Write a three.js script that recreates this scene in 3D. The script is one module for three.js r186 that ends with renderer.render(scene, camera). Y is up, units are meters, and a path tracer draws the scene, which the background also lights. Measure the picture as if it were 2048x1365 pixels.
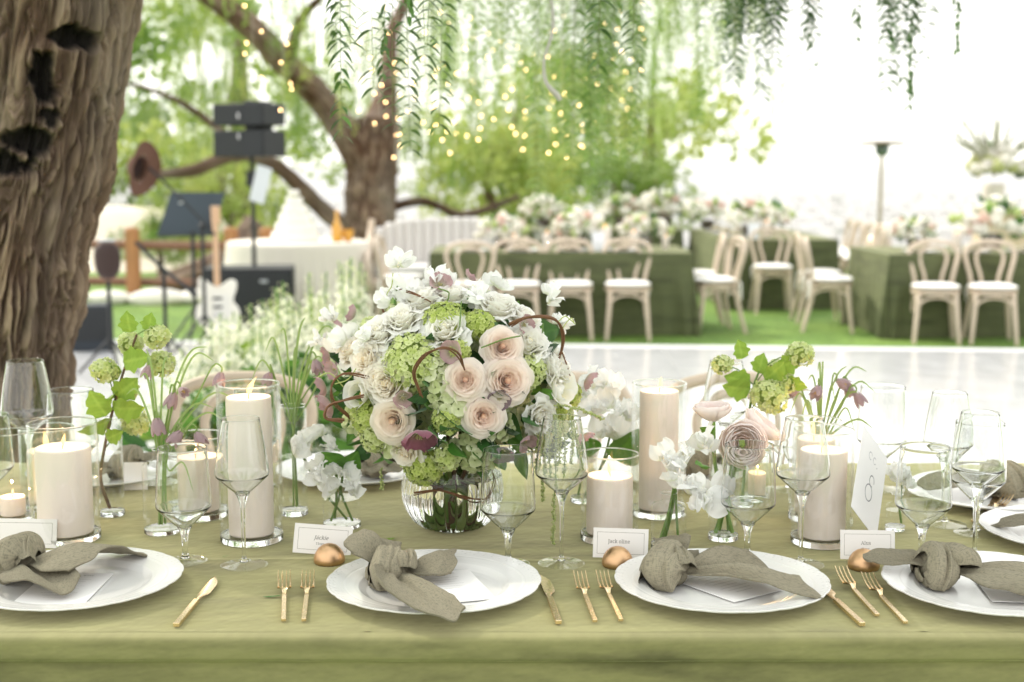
import * as THREE from 'three';
import { mergeGeometries } from 'three/addons/utils/BufferGeometryUtils.js';
import { RoundedBoxGeometry } from 'three/addons/geometries/RoundedBoxGeometry.js';

// ---------------------------------------------------------------- camera, sky, sun, exposure
const scene = new THREE.Scene();
const camera = new THREE.PerspectiveCamera(28.372, 1024 / 682, 0.05, 30000);
camera.position.set(0, 1.47, 0);
camera.rotation.set(-THREE.MathUtils.degToRad(7.2295), 0, 0);
camera.focus = 2.28;
camera.userData.fStop = 3.3;
scene.add(camera);

const SUN = new THREE.Vector3(-0.52, 0.62, -0.60).normalize();
function makeSky() {           // bright hazy white sky, brighter towards the sun, faint blue overhead
  const W = 512, H = 256, d = new Float32Array(W * H * 4);
  for (let j = 0; j < H; j++) for (let i = 0; i < W; i++) {
    const el = ((j + 0.5) / H - 0.5) * Math.PI, az = ((i + 0.5) / W - 0.5) * 2 * Math.PI;
    const x = Math.cos(az) * Math.cos(el), y = Math.sin(el), z = Math.sin(az) * Math.cos(el);
    const c = Math.max(0, x * SUN.x + y * SUN.y + z * SUN.z);
    const up = Math.max(0, y);
    let b = 0.98 + 0.42 * Math.pow(c, 3) + 0.02 * up + 0.10 * c;
    const cl = 0.5 + 0.25 * Math.sin(x * 5.1 + 2.1 * Math.sin(y * 9 + z * 2)) + 0.25 * Math.sin(z * 6.3 + y * 11 + 1.7 * Math.sin(x * 4));
    b += 0.07 * (cl - 0.5) * Math.min(1, up * 4);
    const blue = 0.13 * up * (1 - 0.5 * c) + 0.012;
    const k = (j * W + i) * 4, g = y < -0.02 ? 0.55 : 1;
    d[k] = b * (1.03 - blue) * g; d[k + 1] = b * (1 - blue * 0.42) * g; d[k + 2] = b * (0.925 + blue * 0.25) * g; d[k + 3] = 1;
  }
  const t = new THREE.DataTexture(d, W, H, THREE.RGBAFormat, THREE.FloatType);
  t.mapping = THREE.EquirectangularReflectionMapping; t.magFilter = THREE.LinearFilter; t.needsUpdate = true;
  return t;
}
const sky = makeSky();
scene.fog = new THREE.FogExp2(new THREE.Color(0.95, 0.95, 0.97), 8e-5);
scene.background = sky; scene.environment = sky;
const sun = new THREE.DirectionalLight(new THREE.Color(1, 0.93, 0.80), 2.4);
sun.position.copy(SUN).multiplyScalar(60); sun.target.position.set(0, 0, -8); scene.add(sun, sun.target);
sun.castShadow = true; sun.shadow.radius = 7;
Object.assign(sun.shadow.camera, { left: -30, right: 30, top: 30, bottom: -30, near: 1, far: 140 });
const renderer = new THREE.WebGLRenderer({ antialias: true });
renderer.toneMapping = THREE.LinearToneMapping;
renderer.toneMappingExposure = 1.86;
renderer.shadowMap.enabled = true;
renderer.setSize(1024, 682);

// ---------------------------------------------------------------- small tools
let _s = 12345;
const seed = (n) => { _s = n >>> 0; };
const rnd = () => { _s = (_s + 0x6d2b79f5) >>> 0; let t = _s; t = Math.imul(t ^ (t >>> 15), t | 1); t ^= t + Math.imul(t ^ (t >>> 7), t | 61); return ((t ^ (t >>> 14)) >>> 0) / 4294967296; };
const R = (a, b) => a + (b - a) * rnd();
const rn = () => (rnd() + rnd() + rnd() + rnd() - 2) * 0.9;
const PI = Math.PI, D2R = PI / 180, { cos, sin, sqrt, abs, min, max, pow, exp, floor, atan2 } = Math;
const clamp = (x, a = 0, b = 1) => x < a ? a : x > b ? b : x;
const ss = (a, b, x) => { const t = clamp((x - a) / (b - a)); return t * t * (3 - 2 * t); };
const mix = (a, b, t) => a + (b - a) * t;
const V = (x, y, z) => new THREE.Vector3(x, y, z);
const hash = (x, y, z) => { let h = Math.imul(x | 0, 374761393) ^ Math.imul(y | 0, 668265263) ^ Math.imul(z | 0, 1274126177); h = Math.imul(h ^ (h >>> 13), 1274126177); return ((h ^ (h >>> 16)) >>> 0) / 4294967296; };
function vnoise(x, y, z = 0, px = 0, py = 0) {      // value noise in 0..1, tileable by px, py if given
  const xi = floor(x), yi = floor(y), zi = floor(z); let fx = x - xi, fy = y - yi, fz = z - zi;
  fx = fx * fx * (3 - 2 * fx); fy = fy * fy * (3 - 2 * fy); fz = fz * fz * (3 - 2 * fz);
  const wx = (a) => px ? ((a % px) + px) % px : a, wy = (a) => py ? ((a % py) + py) % py : a;
  const h = (a, b, c) => hash(wx(a), wy(b), c);
  const l = (c) => mix(mix(h(xi, yi, c), h(xi + 1, yi, c), fx), mix(h(xi, yi + 1, c), h(xi + 1, yi + 1, c), fx), fy);
  return fz === 0 ? l(zi) : mix(l(zi), l(zi + 1), fz);
}
function fbm(x, y, z = 0, o = 4, px = 0, py = 0) { let s = 0, a = 0.5, n = 0; for (let i = 0; i < o; i++) { s += a * vnoise(x, y, z + i * 7, px, py); n += a; x *= 2; y *= 2; z *= 2; px *= 2; py *= 2; a *= 0.5; } return s / n; }
function tex(w, h, f, { srgb = false, rep = [1, 1] } = {}) {   // f(u, v, x, y) -> [r, g, b(, a)] 0..1
  const d = new Uint8Array(w * h * 4);
  for (let y = 0; y < h; y++) for (let x = 0; x < w; x++) {
    const c = f((x + 0.5) / w, (y + 0.5) / h, x, y), k = (y * w + x) * 4;
    if (typeof c === 'number') { d[k] = d[k + 1] = d[k + 2] = clamp(c) * 255; d[k + 3] = 255; }
    else { d[k] = clamp(c[0]) * 255; d[k + 1] = clamp(c[1]) * 255; d[k + 2] = clamp(c[2]) * 255; d[k + 3] = 255 * clamp(c[3] ?? 1); }
  }
  const t = new THREE.DataTexture(d, w, h); t.wrapS = t.wrapT = THREE.RepeatWrapping; t.magFilter = THREE.LinearFilter; t.minFilter = THREE.LinearMipmapLinearFilter; t.generateMipmaps = true;
  if (srgb) t.colorSpace = THREE.SRGBColorSpace; t.repeat.set(...rep); t.needsUpdate = true; return t;
}
const lin = (r, g, b) => new THREE.Color().setRGB(r, g, b);
const std = (c, roughness = 0.7, o = {}) => new THREE.MeshPhysicalMaterial({ color: c.isColor ? c : lin(...c), roughness, side: THREE.DoubleSide, ...o });

// ---------------------------------------------------------------- geometry tools (all give position, normal, uv; colour if asked)
function sheet(nu, nv, f, { closeU = false, color } = {}) {     // f(u, v) -> [x, y, z], u, v in 0..1; color(u, v) -> [r, g, b]
  const pos = [], uv = [], col = [], ix = [], g = new THREE.BufferGeometry();
  for (let j = 0; j <= nv; j++) for (let i = 0; i <= nu; i++) {
    const u = i / nu, v = j / nv, p = f(u, v);
    pos.push(p[0], p[1], p[2]); uv.push(u, v); if (color) col.push(...color(u, v));
  }
  const w = nu + 1;
  for (let j = 0; j < nv; j++) for (let i = 0; i < nu; i++) { const a = j * w + i; ix.push(a, a + 1, a + w, a + 1, a + w + 1, a + w); }
  g.setAttribute('position', new THREE.Float32BufferAttribute(pos, 3)); g.setAttribute('uv', new THREE.Float32BufferAttribute(uv, 2));
  if (color) g.setAttribute('color', new THREE.Float32BufferAttribute(col, 3));
  g.setIndex(ix); g.computeVertexNormals();
  if (closeU) { const n = g.attributes.normal; for (let j = 0; j <= nv; j++) { const a = j * w, b = a + nu; const x = n.getX(a) + n.getX(b), y = n.getY(a) + n.getY(b), z = n.getZ(a) + n.getZ(b), l = sqrt(x * x + y * y + z * z) || 1; n.setXYZ(a, x / l, y / l, z / l); n.setXYZ(b, x / l, y / l, z / l); } }
  return g;
}
function tube(pts, rad, { seg = 8, n = 0, color, cap = true } = {}) {  // tapered tube along points (arrays or Vector3), rad number, array or function(t)
  const P = pts.map((p) => p.isVector3 ? p : V(...p));
  const N = n || max(2, (P.length - 1) * 4), c = P.length > 2 || n ? new THREE.CatmullRomCurve3(P, false, 'centripetal') : new THREE.LineCurve3(P[0], P[1]);
  const M = P.length === 2 && !n ? 1 : N, rf = typeof rad === 'function' ? rad : Array.isArray(rad) ? (t) => { const k = t * (rad.length - 1), i = min(rad.length - 2, floor(k)); return mix(rad[i], rad[i + 1], k - i); } : () => rad;
  const C = [], T = [];
  for (let i = 0; i <= M; i++) C.push(c.getPoint(i / M));
  for (let i = 0; i <= M; i++) T.push(C[min(M, i + 1)].clone().sub(C[max(0, i - 1)]).normalize());
  let up = abs(T[0].y) < 0.9 ? V(0, 1, 0) : V(1, 0, 0), nrm = up.clone().sub(T[0].clone().multiplyScalar(up.dot(T[0]))).normalize();
  const F = T.map((t) => { nrm = nrm.clone().sub(t.clone().multiplyScalar(nrm.dot(t))).normalize(); return [nrm, t.clone().cross(nrm)]; });
  const g = sheet(seg, M, (u, v) => { const i = Math.round(v * M), a = u * 2 * PI, r = rf(i / M), [A, B] = F[i], q = C[i]; return [q.x + (A.x * cos(a) + B.x * sin(a)) * r, q.y + (A.y * cos(a) + B.y * sin(a)) * r, q.z + (A.z * cos(a) + B.z * sin(a)) * r]; }, { closeU: true, color: color && ((u, v) => color(v, u)) });
  if (!cap) return g;
  const caps = [g];
  for (const e of [0, M]) { const q = C[e], [A, B] = F[e], r = rf(e / M); if (r < 0.0012) continue; const s = e ? 1 : -1; caps.push(sheet(seg, 1, (u, v) => { const a = s * u * 2 * PI, k = r * v; return [q.x + (A.x * cos(a) + B.x * sin(a)) * k, q.y + (A.y * cos(a) + B.y * sin(a)) * k, q.z + (A.z * cos(a) + B.z * sin(a)) * k]; }, { color: color && (() => color(e / M, 0)) })); }
  return caps.length > 1 ? mergeGeometries(caps) : g;
}
const lathe = (pts, seg = 48) => new THREE.LatheGeometry(pts.map((p) => new THREE.Vector2(max(0, p[0]), p[1])), seg);
const box = (w, h, d, x = 0, y = 0, z = 0, r = 0.004, s = 2) => { const g = r > 0 ? new RoundedBoxGeometry(w, h, d, s, min(r, w / 2.01, h / 2.01, d / 2.01)) : new THREE.BoxGeometry(w, h, d); const q = g.index ? g : indexed(g); q.translate(x, y, z); return q; };
function indexed(g) { const n = g.attributes.position.count, a = []; for (let i = 0; i < n; i++) a.push(i); g.setIndex(a); return g; }
const ball = (r, x = 0, y = 0, z = 0, w = 16, h = 10) => new THREE.SphereGeometry(r, w, h).translate(x, y, z);
function paint(g, c) { const n = g.attributes.position.count, a = new Float32Array(n * 3); for (let i = 0; i < n; i++) { const k = typeof c === 'function' ? c(g.attributes.position.getX(i), g.attributes.position.getY(i), g.attributes.position.getZ(i)) : c; a[i * 3] = k[0]; a[i * 3 + 1] = k[1]; a[i * 3 + 2] = k[2]; } g.setAttribute('color', new THREE.Float32BufferAttribute(a, 3)); return g; }
function join(list) { const has = list.some((g) => g.attributes.color); return list.length === 1 ? list[0] : mergeGeometries(list.map((g) => { if (has && !g.attributes.color) paint(g, [1, 1, 1]); for (const k of Object.keys(g.attributes)) if (!['position', 'normal', 'uv', 'color'].includes(k)) g.deleteAttribute(k); return g.index ? g : indexed(g); })); }
function warp(g, f) { const p = g.attributes.position; for (let i = 0; i < p.count; i++) { const q = f(p.getX(i), p.getY(i), p.getZ(i)); p.setXYZ(i, q[0], q[1], q[2]); } g.computeVertexNormals(); return g; }
const _m = new THREE.Matrix4(), _q = new THREE.Quaternion(), _e = new THREE.Euler();
function put(g, pos, dir, spin = 0, s = 1) {        // a copy of g with its +y turned to dir, spun about it, scaled, moved
  const d = V(...dir).normalize(); _q.setFromUnitVectors(V(0, 1, 0), d).multiply(new THREE.Quaternion().setFromAxisAngle(V(0, 1, 0), spin));
  return g.clone().applyMatrix4(_m.compose(V(...pos), _q, V(s, s, s)));
}

// ---------------------------------------------------------------- things and parts
const used = {};
function numbered(n) { const k = used[n] = (used[n] ?? -1) + 1; return k ? n + '_' + String(k).padStart(3, '0') : n; }
function tag(o, label, category, group) { o.userData = { ...o.userData, label, category }; if (group) o.userData.group = group; return o; }
function thing(name, label, category, [x, y, z] = [0, 0, 0], turn = 0, group) { const o = new THREE.Group(); o.name = numbered(name); o.position.set(x, y, z); o.rotation.y = turn; scene.add(o); return tag(o, label, category, group); }
function obj(name, g, m, parent = scene) {
  const o = new THREE.Mesh(Array.isArray(g) ? join(g) : g, m); o.name = parent === scene ? numbered(name) : name; o.castShadow = o.receiveShadow = true; parent.add(o); return o;
}
function struct(name, g, m) { const o = obj(name, g, m); o.userData.kind = 'structure'; return o; }
function dup(root, [x, y, z], turn, label) { const r = root.clone(); r.name = numbered(root.name.replace(/_\d+$/, '')); r.userData = { ...root.userData }; scene.add(r); r.position.set(x, y, z); r.rotation.y = turn; if (label) r.userData.label = label; return r; }

function outward(g) { // turn the faces so that they look out of the body they close
  const p = g.attributes.position, ix = g.index.array; let v = 0; const a = V(), b = V(), c = V();
  for (let i = 0; i < ix.length; i += 3) { a.fromBufferAttribute(p, ix[i]); b.fromBufferAttribute(p, ix[i + 1]); c.fromBufferAttribute(p, ix[i + 2]); v += a.dot(b.cross(c)); }
  if (v < 0) { for (let i = 0; i < ix.length; i += 3) { const t = ix[i]; ix[i] = ix[i + 1]; ix[i + 1] = t; } const n = g.attributes.normal; for (let i = 0; i < n.array.length; i++) n.array[i] *= -1; }
  return g;
}
const c3 = (a, b, t) => [mix(a[0], b[0], t), mix(a[1], b[1], t), mix(a[2], b[2], t)];
const leafGeo = (len, wid, { fold = 0.25, bend = 0.3, ca = [0.035, 0.095, 0.018], cb = [0.06, 0.15, 0.025], lobes = 0, sd = 1, nv = 14 } = {}) => sheet(8, nv, (u, v) => {
  const s = u * 2 - 1; let w = wid * pow(sin(PI * pow(v, 0.78)), 0.85); if (lobes) w *= 0.72 + 0.34 * abs(sin(v * PI * lobes + 0.4)) + 0.05 * sin(v * 50);
  const a = bend * v; return [s * w, len * (v * cos(a * 0.6)), -len * bend * v * v * 0.6 + fold * abs(s) * w + 0.04 * wid * sin(v * 14 + s * 3 + sd)];
}, { color: (u, v) => { const s = abs(u * 2 - 1), vein = s < 0.16 ? 0.6 : 0.22 * (0.5 + 0.5 * sin(v * 46 - s * 9)); return c3(ca, cb, clamp(0.25 + vein)); } });
// ---------------------------------------------------------------- ground, dance floor, terrain
const lawnTex = tex(512, 512, (u, v) => { const n = fbm(u * 90, v * 90, 2, 3, 90, 90), b = fbm(u * 7, v * 7, 5, 3, 7, 7); const k = (0.45 + 0.8 * n) * (0.75 + 0.5 * b); return [k * (0.85 + 0.3 * b), k, k * 0.75]; });
const lawnMat = std([0.145, 0.250, 0.048], 0.9, { map: lawnTex, bumpMap: lawnTex, bumpScale: 0.02 });
const groundH = (x, z) => { const d = sqrt(x * x + (z + 8) * (z + 8)); return d < 17 ? 0 : -3.2 * ss(17, 40, d) - 105 * ss(30, 900, d) + (x < -4 && z < -10 ? 0.6 * ss(17, 30, d) * ss(-4, -14, x) : 0); };
{
  const g = sheet(120, 90, (u, v) => { const r = 60 * pow(v, 2.2), a = u * 2 * PI; const x = cos(a) * r, z = -8 + sin(a) * r; return [x, groundH(x, z), z]; }, { closeU: true });
  const uv = g.attributes.uv, p = g.attributes.position; for (let i = 0; i < uv.count; i++) uv.setXY(i, p.getX(i) / 3, p.getZ(i) / 3);
  struct('lawn', g, lawnMat);
}
{ // the slope beyond the lawn and the pale plain below it, out to the horizon
  const g = sheet(140, 80, (u, v) => { const r = 59 * pow(26000 / 59, v), a = u * 2 * PI, x = cos(a) * r, z = -8 + sin(a) * r; return [x, groundH(x, z) - 0.05 + (v > 0.05 ? 3 * (fbm(x / 90, z / 90, 3, 3) - 0.5) * ss(60, 400, r) : 0), z]; }, { closeU: true });
  const t = tex(256, 256, (u, v) => { const n = fbm(u * 12, v * 12, 3, 4, 12, 12), m = fbm(u * 40, v * 40, 6, 2, 40, 40), k = 0.86 + 0.22 * (n - 0.5) + 0.2 * (m - 0.5); return [k, k * 0.985, k * 0.96]; });
  const uv = g.attributes.uv, p = g.attributes.position; for (let i = 0; i < uv.count; i++) uv.setXY(i, p.getX(i) / 900, p.getZ(i) / 900);
  struct('coastal_plain', g, std([0.37, 0.37, 0.37], 0.95, { map: t }));
}
{ // far-off houses of the town in the plain, too many and too faint to count
  seed(61); const n = 5200, m = new THREE.InstancedMesh(new THREE.BoxGeometry(1, 1, 1).translate(0, 0.5, 0), std([0.46, 0.45, 0.44], 0.8), n); const c = new THREE.Color();
  for (let i = 0; i < n; i++) { const r = 500 * pow(14, rnd()), a = -PI / 2 + R(-0.9, 0.9), x = cos(a) * r, z = -8 + sin(a) * r; m.setMatrixAt(i, new THREE.Matrix4().compose(V(x, groundH(x, z) - 1.5, z), new THREE.Quaternion().setFromAxisAngle(V(0, 1, 0), R(0, 3)), V(R(8, 24), R(4, 9) * (rnd() < 0.06 ? 2.5 : 1), R(8, 20)))); const k = rnd(); m.setColorAt(i, c.setRGB(...(k < 0.25 ? [0.72, 0.76, 0.68] : k < 0.5 ? [0.95, 0.90, 0.86] : [1.05, 1.03, 1.0]))); }
  m.name = 'distant_town'; m.userData.kind = 'stuff'; m.castShadow = m.receiveShadow = true; tag(m, 'pale hazy town spread over the plain below the horizon', 'town'); scene.add(m);
}
{ // glossy white dance floor laid in square panels
  const t = tex(256, 256, (u, v) => { const k = 0.97 + 0.05 * (fbm(u * 7, v * 7, 4, 3, 7, 7) - 0.5); return [k, k, k]; });
  const rough = tex(256, 256, (u, v) => 0.13 + 0.16 * fbm(u * 9, v * 9, 7, 3, 9, 9));
  const mat = std([0.56, 0.56, 0.58], 1, { map: t, roughnessMap: rough, clearcoat: 0.4, clearcoatRoughness: 0.05 });
  const base = box(16, 0.02, 6.5, -1, 0.010, -8.45, 0.002); const fl = new THREE.Group(); fl.name = 'dance_floor'; fl.userData.kind = 'structure'; fl.rotation.y = 0; scene.add(fl);
  const edge = (x) => -11.54 + (x + 3.55) * 0.0765; // the far edge runs slightly askew
  const grp = [];
  const S = 1.22; seed(33);
  const sub = obj('floor_base', warp(base, (x, y, z) => [x, y, z < -9 ? edge(x) + 0.005 : z]), std([0.6, 0.6, 0.62], 0.6), fl);
  const near = []; let cnt = 0;
  for (let i = -6; i < 6; i++) for (let k = 0; k < 13; k++) {
    const x0 = i * S + 0.0015, x1 = x0 + S - 0.003, f = (z) => z; const zA = -5.25 - k * S, zB = zA - S + 0.003; if (zB > -6) continue;
    const dz = (x) => (x + 3.55) * 0.0765 + 0.03; const h = 0.0245 + 0.0006 * rnd(), g = sheet(1, 1, (u, v) => { const x = mix(x0, x1, u); return [x, h, mix(zA, zB, v) + dz(x)]; });
    const uv = g.attributes.uv; for (let q = 0; q < 4; q++) uv.setXY(q, uv.getX(q) + i * 0.37, uv.getY(q) + k * 0.61);
    if (mix(zA, zB, 1) + dz(x0) < edge(x0) - 0.2) continue; if (zB + dz(x0) < edge(x0)) { const p = g.attributes.position; for (let q = 0; q < 4; q++) p.setZ(q, max(p.getZ(q), edge(p.getX(q)) + 0.004)); }
    obj('floor_panel', g, mat, fl); cnt++;
  }
}
{ // bare ground round the foot of the big trunk
  const g = sheet(60, 6, (u, v) => { const a = u * 2 * PI, r = v * (0.86 + 0.12 * fbm(cos(a) * 2 + 5, sin(a) * 2 + 5, 1, 2)); return [-1.50 + cos(a) * r * 0.7, 0.006 + 0.06 * (1 - v) * fbm(cos(a) * v * 9 + 9, sin(a) * v * 9 + 9, 2, 3), -3.95 + sin(a) * r * 0.7]; }, { closeU: true });
  struct('soil_bed', g, std([0.14, 0.10, 0.07], 0.95));
}
{ // pale sunlit bank behind the fence
  const g = sheet(60, 14, (u, v) => { const x = mix(-13, -1.6, u), z = -19.6 - 2.6 * v + 0.3 * sin(x * 0.8); return [x, -0.05 + 1.02 * ss(0, 0.75, v) * (0.75 + 0.35 * fbm(x * 0.5, v * 2, 3, 2)) * ss(-4.1, -5.0, x), z]; });
  struct('sandy_bank', g, std([0.68, 0.60, 0.50], 0.95));
}
// ---------------------------------------------------------------- trees
const barkTex = tex(512, 512, (u, v) => { const n = fbm(u * 26 + 3 * fbm(u * 6, v * 3, 4, 2, 6, 3), v * 6, 2, 4, 26, 6), m = fbm(u * 50, v * 30, 8, 2, 50, 30); return 0.2 + 0.6 * n + 0.25 * m; });
const barkCol = tex(512, 512, (u, v) => { const n = fbm(u * 22, v * 5, 5, 4, 22, 5), w = fbm(u * 6, v * 4, 9, 3, 6, 4); const k = 0.55 + 0.7 * n; return [k * (1 + 0.16 * (w - 0.5)), k, k * (1 - 0.10 * (w - 0.5))]; });
const barkMat = std([1, 1, 1], 0.95, { vertexColors: true, map: barkCol, bumpMap: barkTex, bumpScale: 0.010 });
const farBark = std([0.135, 0.082, 0.052], 0.95, { map: barkCol, bumpMap: barkTex, bumpScale: 0.02 });
function leaflet(L, w, droop) { return [0, 1].map((q) => 0); }
// a hanging pepper-tree spray: a cord with pairs of narrow drooping leaflets
function sprayInto(L, path, ll, lw, gap, sd, colA, colB, nv = 4, drp = 0.62) {
  const c = new THREE.CatmullRomCurve3(path), len = c.getLength(), N = floor(len / gap); let a = R(-0.55, 0.55); const q = V(), t = V();
  for (let i = 1; i <= N; i++) {
    const f = i / N; c.getPoint(f, q); c.getTangent(f, t); a += R(-0.12, 0.12); const taper = 0.62 + 0.38 * sin(PI * min(1, 0.25 + f * 0.72));
    for (const s of [-1, 1]) {
      const al = a + (s > 0 ? 0 : PI) + R(-0.35, 0.35), dx = cos(al), dz = sin(al), l = ll * taper * R(0.8, 1.15), up = R(-0.15, 0.35), jy = s * gap * 0.2 * R(0, 1), col = c3(colA, colB, rnd()), cx = -dz, cz = dx, tw = R(-0.5, 0.5);
      L.push(sheet(1, nv, (u, v) => { const o = l * v, y = l * (up * v - drp * v * v), w = lw * pow(sin(PI * (0.06 + 0.90 * v)), 0.8) * (u - 0.5) * 2; return [q.x + dx * o * 0.88 + cx * w, q.y + jy + y + tw * w, q.z + dz * o * 0.88 + cz * w]; }, { color: () => col }));
    }
  }
  L.push(paint(tube(path, (s) => 0.0016 * (1 - 0.6 * s), { seg: 5, cap: false }), [0.16, 0.20, 0.06]));
}
const sprayMat = std([1, 1, 1], 1, { vertexColors: true, transmission: 0.42, thickness: 0 });
const nearSprayMat = std([1, 1, 1], 0.55, { vertexColors: true });
const nearSprayBack = std([1, 1, 1], 1, { vertexColors: true, transmission: 0.3, thickness: 0 });
function trunkGeo(path, rad, { seg = 96, n = 120, rough = 0.05, flare = 0, caves = [], col = true, cap = false } = {}) {
  const P = path.map((p) => V(...p)), c = new THREE.CatmullRomCurve3(P, false, 'centripetal'), C = [], F = []; let nr = V(1, 0, 0);
  for (let i = 0; i <= n; i++) { C.push(c.getPoint(i / n)); const t = c.getTangent(i / n); nr = nr.clone().addScaledVector(t, -nr.dot(t)).normalize(); F.push([nr, t.clone().cross(nr)]); }
  const rf = (t) => { const k = t * (rad.length - 1), i = min(rad.length - 2, floor(k)); return mix(rad[i], rad[i + 1], k - i); };
  const H = new Map();
  const at = (u, v) => {
    const i = Math.round(v * n), a = u * 2 * PI, [A, B] = F[i], q = C[i], ca = cos(a), sa = sin(a), r0 = rf(v);
    const s = q.y, tw = 0.35 * (fbm(ca * 1.6 + 5, s * 1.1, sa * 1.6, 3) - 0.5);
    const wy = 0.30 * (fbm(ca * 5, s * 4.5, sa * 5, 2) - 0.5), X = (ca + tw + wy) * 7, Z = (sa + tw - wy) * 7;
    let rg = 1 - abs(fbm(X * 1.25, s * 3.4, Z * 1.25, 3) * 2 - 1); rg = pow(rg, 1.6);
    const rg2 = 1 - abs(fbm(X * 3.0 + 9, s * 9.5, Z * 3.0, 3) * 2 - 1), lump = fbm(ca * 1.2 + 3, s * 1.0, sa * 1.2 + 7, 3) - 0.5;
    let d = rough * (1.5 * lump + 0.95 * (0.40 - rg) + 0.50 * (0.5 - rg2) + 0.22 * (fbm(X * 6, s * 13, Z * 6, 2) - 0.5)), cave = 0;
    const px = q.x + (A.x * ca + B.x * sa) * r0, py = q.y + (A.y * ca + B.y * sa) * r0, pz = q.z + (A.z * ca + B.z * sa) * r0;
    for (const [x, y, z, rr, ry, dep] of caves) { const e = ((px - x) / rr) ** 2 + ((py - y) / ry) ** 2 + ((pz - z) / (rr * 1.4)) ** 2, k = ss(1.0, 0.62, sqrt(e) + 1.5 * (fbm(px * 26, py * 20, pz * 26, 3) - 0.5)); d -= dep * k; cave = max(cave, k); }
    if (flare) d += flare * pow(clamp(1 - v / 0.22), 2) * (0.8 + 0.6 * sin(a * 5 + 1) * 0.5);
    const r = r0 + d; return [q.x + (A.x * ca + B.x * sa) * r, q.y + (A.y * ca + B.y * sa) * r, q.z + (A.z * ca + B.z * sa) * r, rg, cave, lump, rg2];
  };
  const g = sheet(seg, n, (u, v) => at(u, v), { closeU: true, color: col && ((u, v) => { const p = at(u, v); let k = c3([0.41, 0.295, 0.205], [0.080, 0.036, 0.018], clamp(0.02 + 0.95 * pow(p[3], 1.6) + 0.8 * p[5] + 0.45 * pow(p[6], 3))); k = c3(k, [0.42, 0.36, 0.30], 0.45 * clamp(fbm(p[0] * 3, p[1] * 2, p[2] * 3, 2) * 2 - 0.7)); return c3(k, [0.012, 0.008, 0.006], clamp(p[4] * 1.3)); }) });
  const uv = g.attributes.uv; for (let i = 0; i < uv.count; i++) uv.setXY(i, uv.getX(i) * 3, uv.getY(i) * 3.2); return g;
}
// --- the big old pepper tree at the left
const near = thing('pepper_tree', 'huge gnarled pepper tree at the left whose fronds hang over the table', 'tree', [0, 0, 0]);
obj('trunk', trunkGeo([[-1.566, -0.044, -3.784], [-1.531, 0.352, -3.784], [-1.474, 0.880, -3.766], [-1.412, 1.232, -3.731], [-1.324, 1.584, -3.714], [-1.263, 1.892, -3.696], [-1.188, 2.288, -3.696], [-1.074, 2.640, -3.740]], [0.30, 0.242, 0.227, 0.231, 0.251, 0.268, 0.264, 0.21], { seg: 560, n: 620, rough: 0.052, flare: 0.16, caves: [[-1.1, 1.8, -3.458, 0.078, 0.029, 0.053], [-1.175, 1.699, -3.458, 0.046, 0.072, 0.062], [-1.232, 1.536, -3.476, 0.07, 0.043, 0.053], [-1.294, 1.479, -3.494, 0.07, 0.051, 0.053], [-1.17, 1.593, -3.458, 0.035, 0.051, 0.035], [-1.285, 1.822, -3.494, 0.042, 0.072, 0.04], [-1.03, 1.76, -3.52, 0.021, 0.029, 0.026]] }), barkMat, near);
const limbs = [
  [[[-1.07, 2.56, -3.74], [-0.75, 2.95, -3.5], [-0.1, 3.1, -3.3], [0.7, 3.15, -3.7], [1.5, 3.2, -4.9], [2.3, 3.35, -6.2]], [0.17, 0.13, 0.10, 0.08, 0.06, 0.04]],
  [[[-1.07, 2.58, -3.74], [-0.9, 3.1, -5.2], [-0.3, 3.35, -6.6], [0.5, 3.4, -7.6], [1.3, 3.5, -8.4]], [0.17, 0.13, 0.10, 0.07, 0.04]],
  [[[-1.09, 2.54, -3.74], [-1.6, 3.3, -4.0], [-2.3, 3.8, -3.6], [-3.2, 4.2, -3.2]], [0.16, 0.13, 0.09, 0.05]],
  [[[-1.07, 2.58, -3.74], [-1.05, 3.6, -4.6], [-0.9, 4.4, -5.2], [-0.6, 5.2, -5.8]], [0.17, 0.13, 0.09, 0.05]],
];
for (const [p, r] of limbs) obj('limb', trunkGeo(p, r, { seg: 36, n: 70, rough: 0.02 }), barkMat, near);
function hang(x, z, yEnd, { yTop = 2.95, ll = 0.05, lw = 0.0042, gap = 0.026, n = 1, mat = nearSprayMat, ca = [0.045, 0.125, 0.022], cb = [0.13, 0.26, 0.05], spread = 0.05 } = {}) {
  const L = []; for (let k = 0; k < n; k++) { const q0 = 0; const dx = n > 1 ? R(-spread, spread) : 0, dz = n > 1 ? R(-spread, spread) : 0, ye = yEnd + (k ? R(0.0, 0.35) : 0), y0 = min(yTop, ye + R(0.9, 1.3)); sprayInto(L, [V(x + dx * 0.4 + R(-0.03, 0.03), y0, z + dz), V(x + dx * 0.8 + R(-0.02, 0.02), mix(y0, ye, 0.35), z + dz), V(x + dx, mix(y0, ye, 0.7), z + dz), V(x + dx + R(-0.015, 0.015), ye, z + dz)], ll, lw, gap, k, ca, cb); }
  obj('frond', L, mat, near);
}
seed(210);
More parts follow.
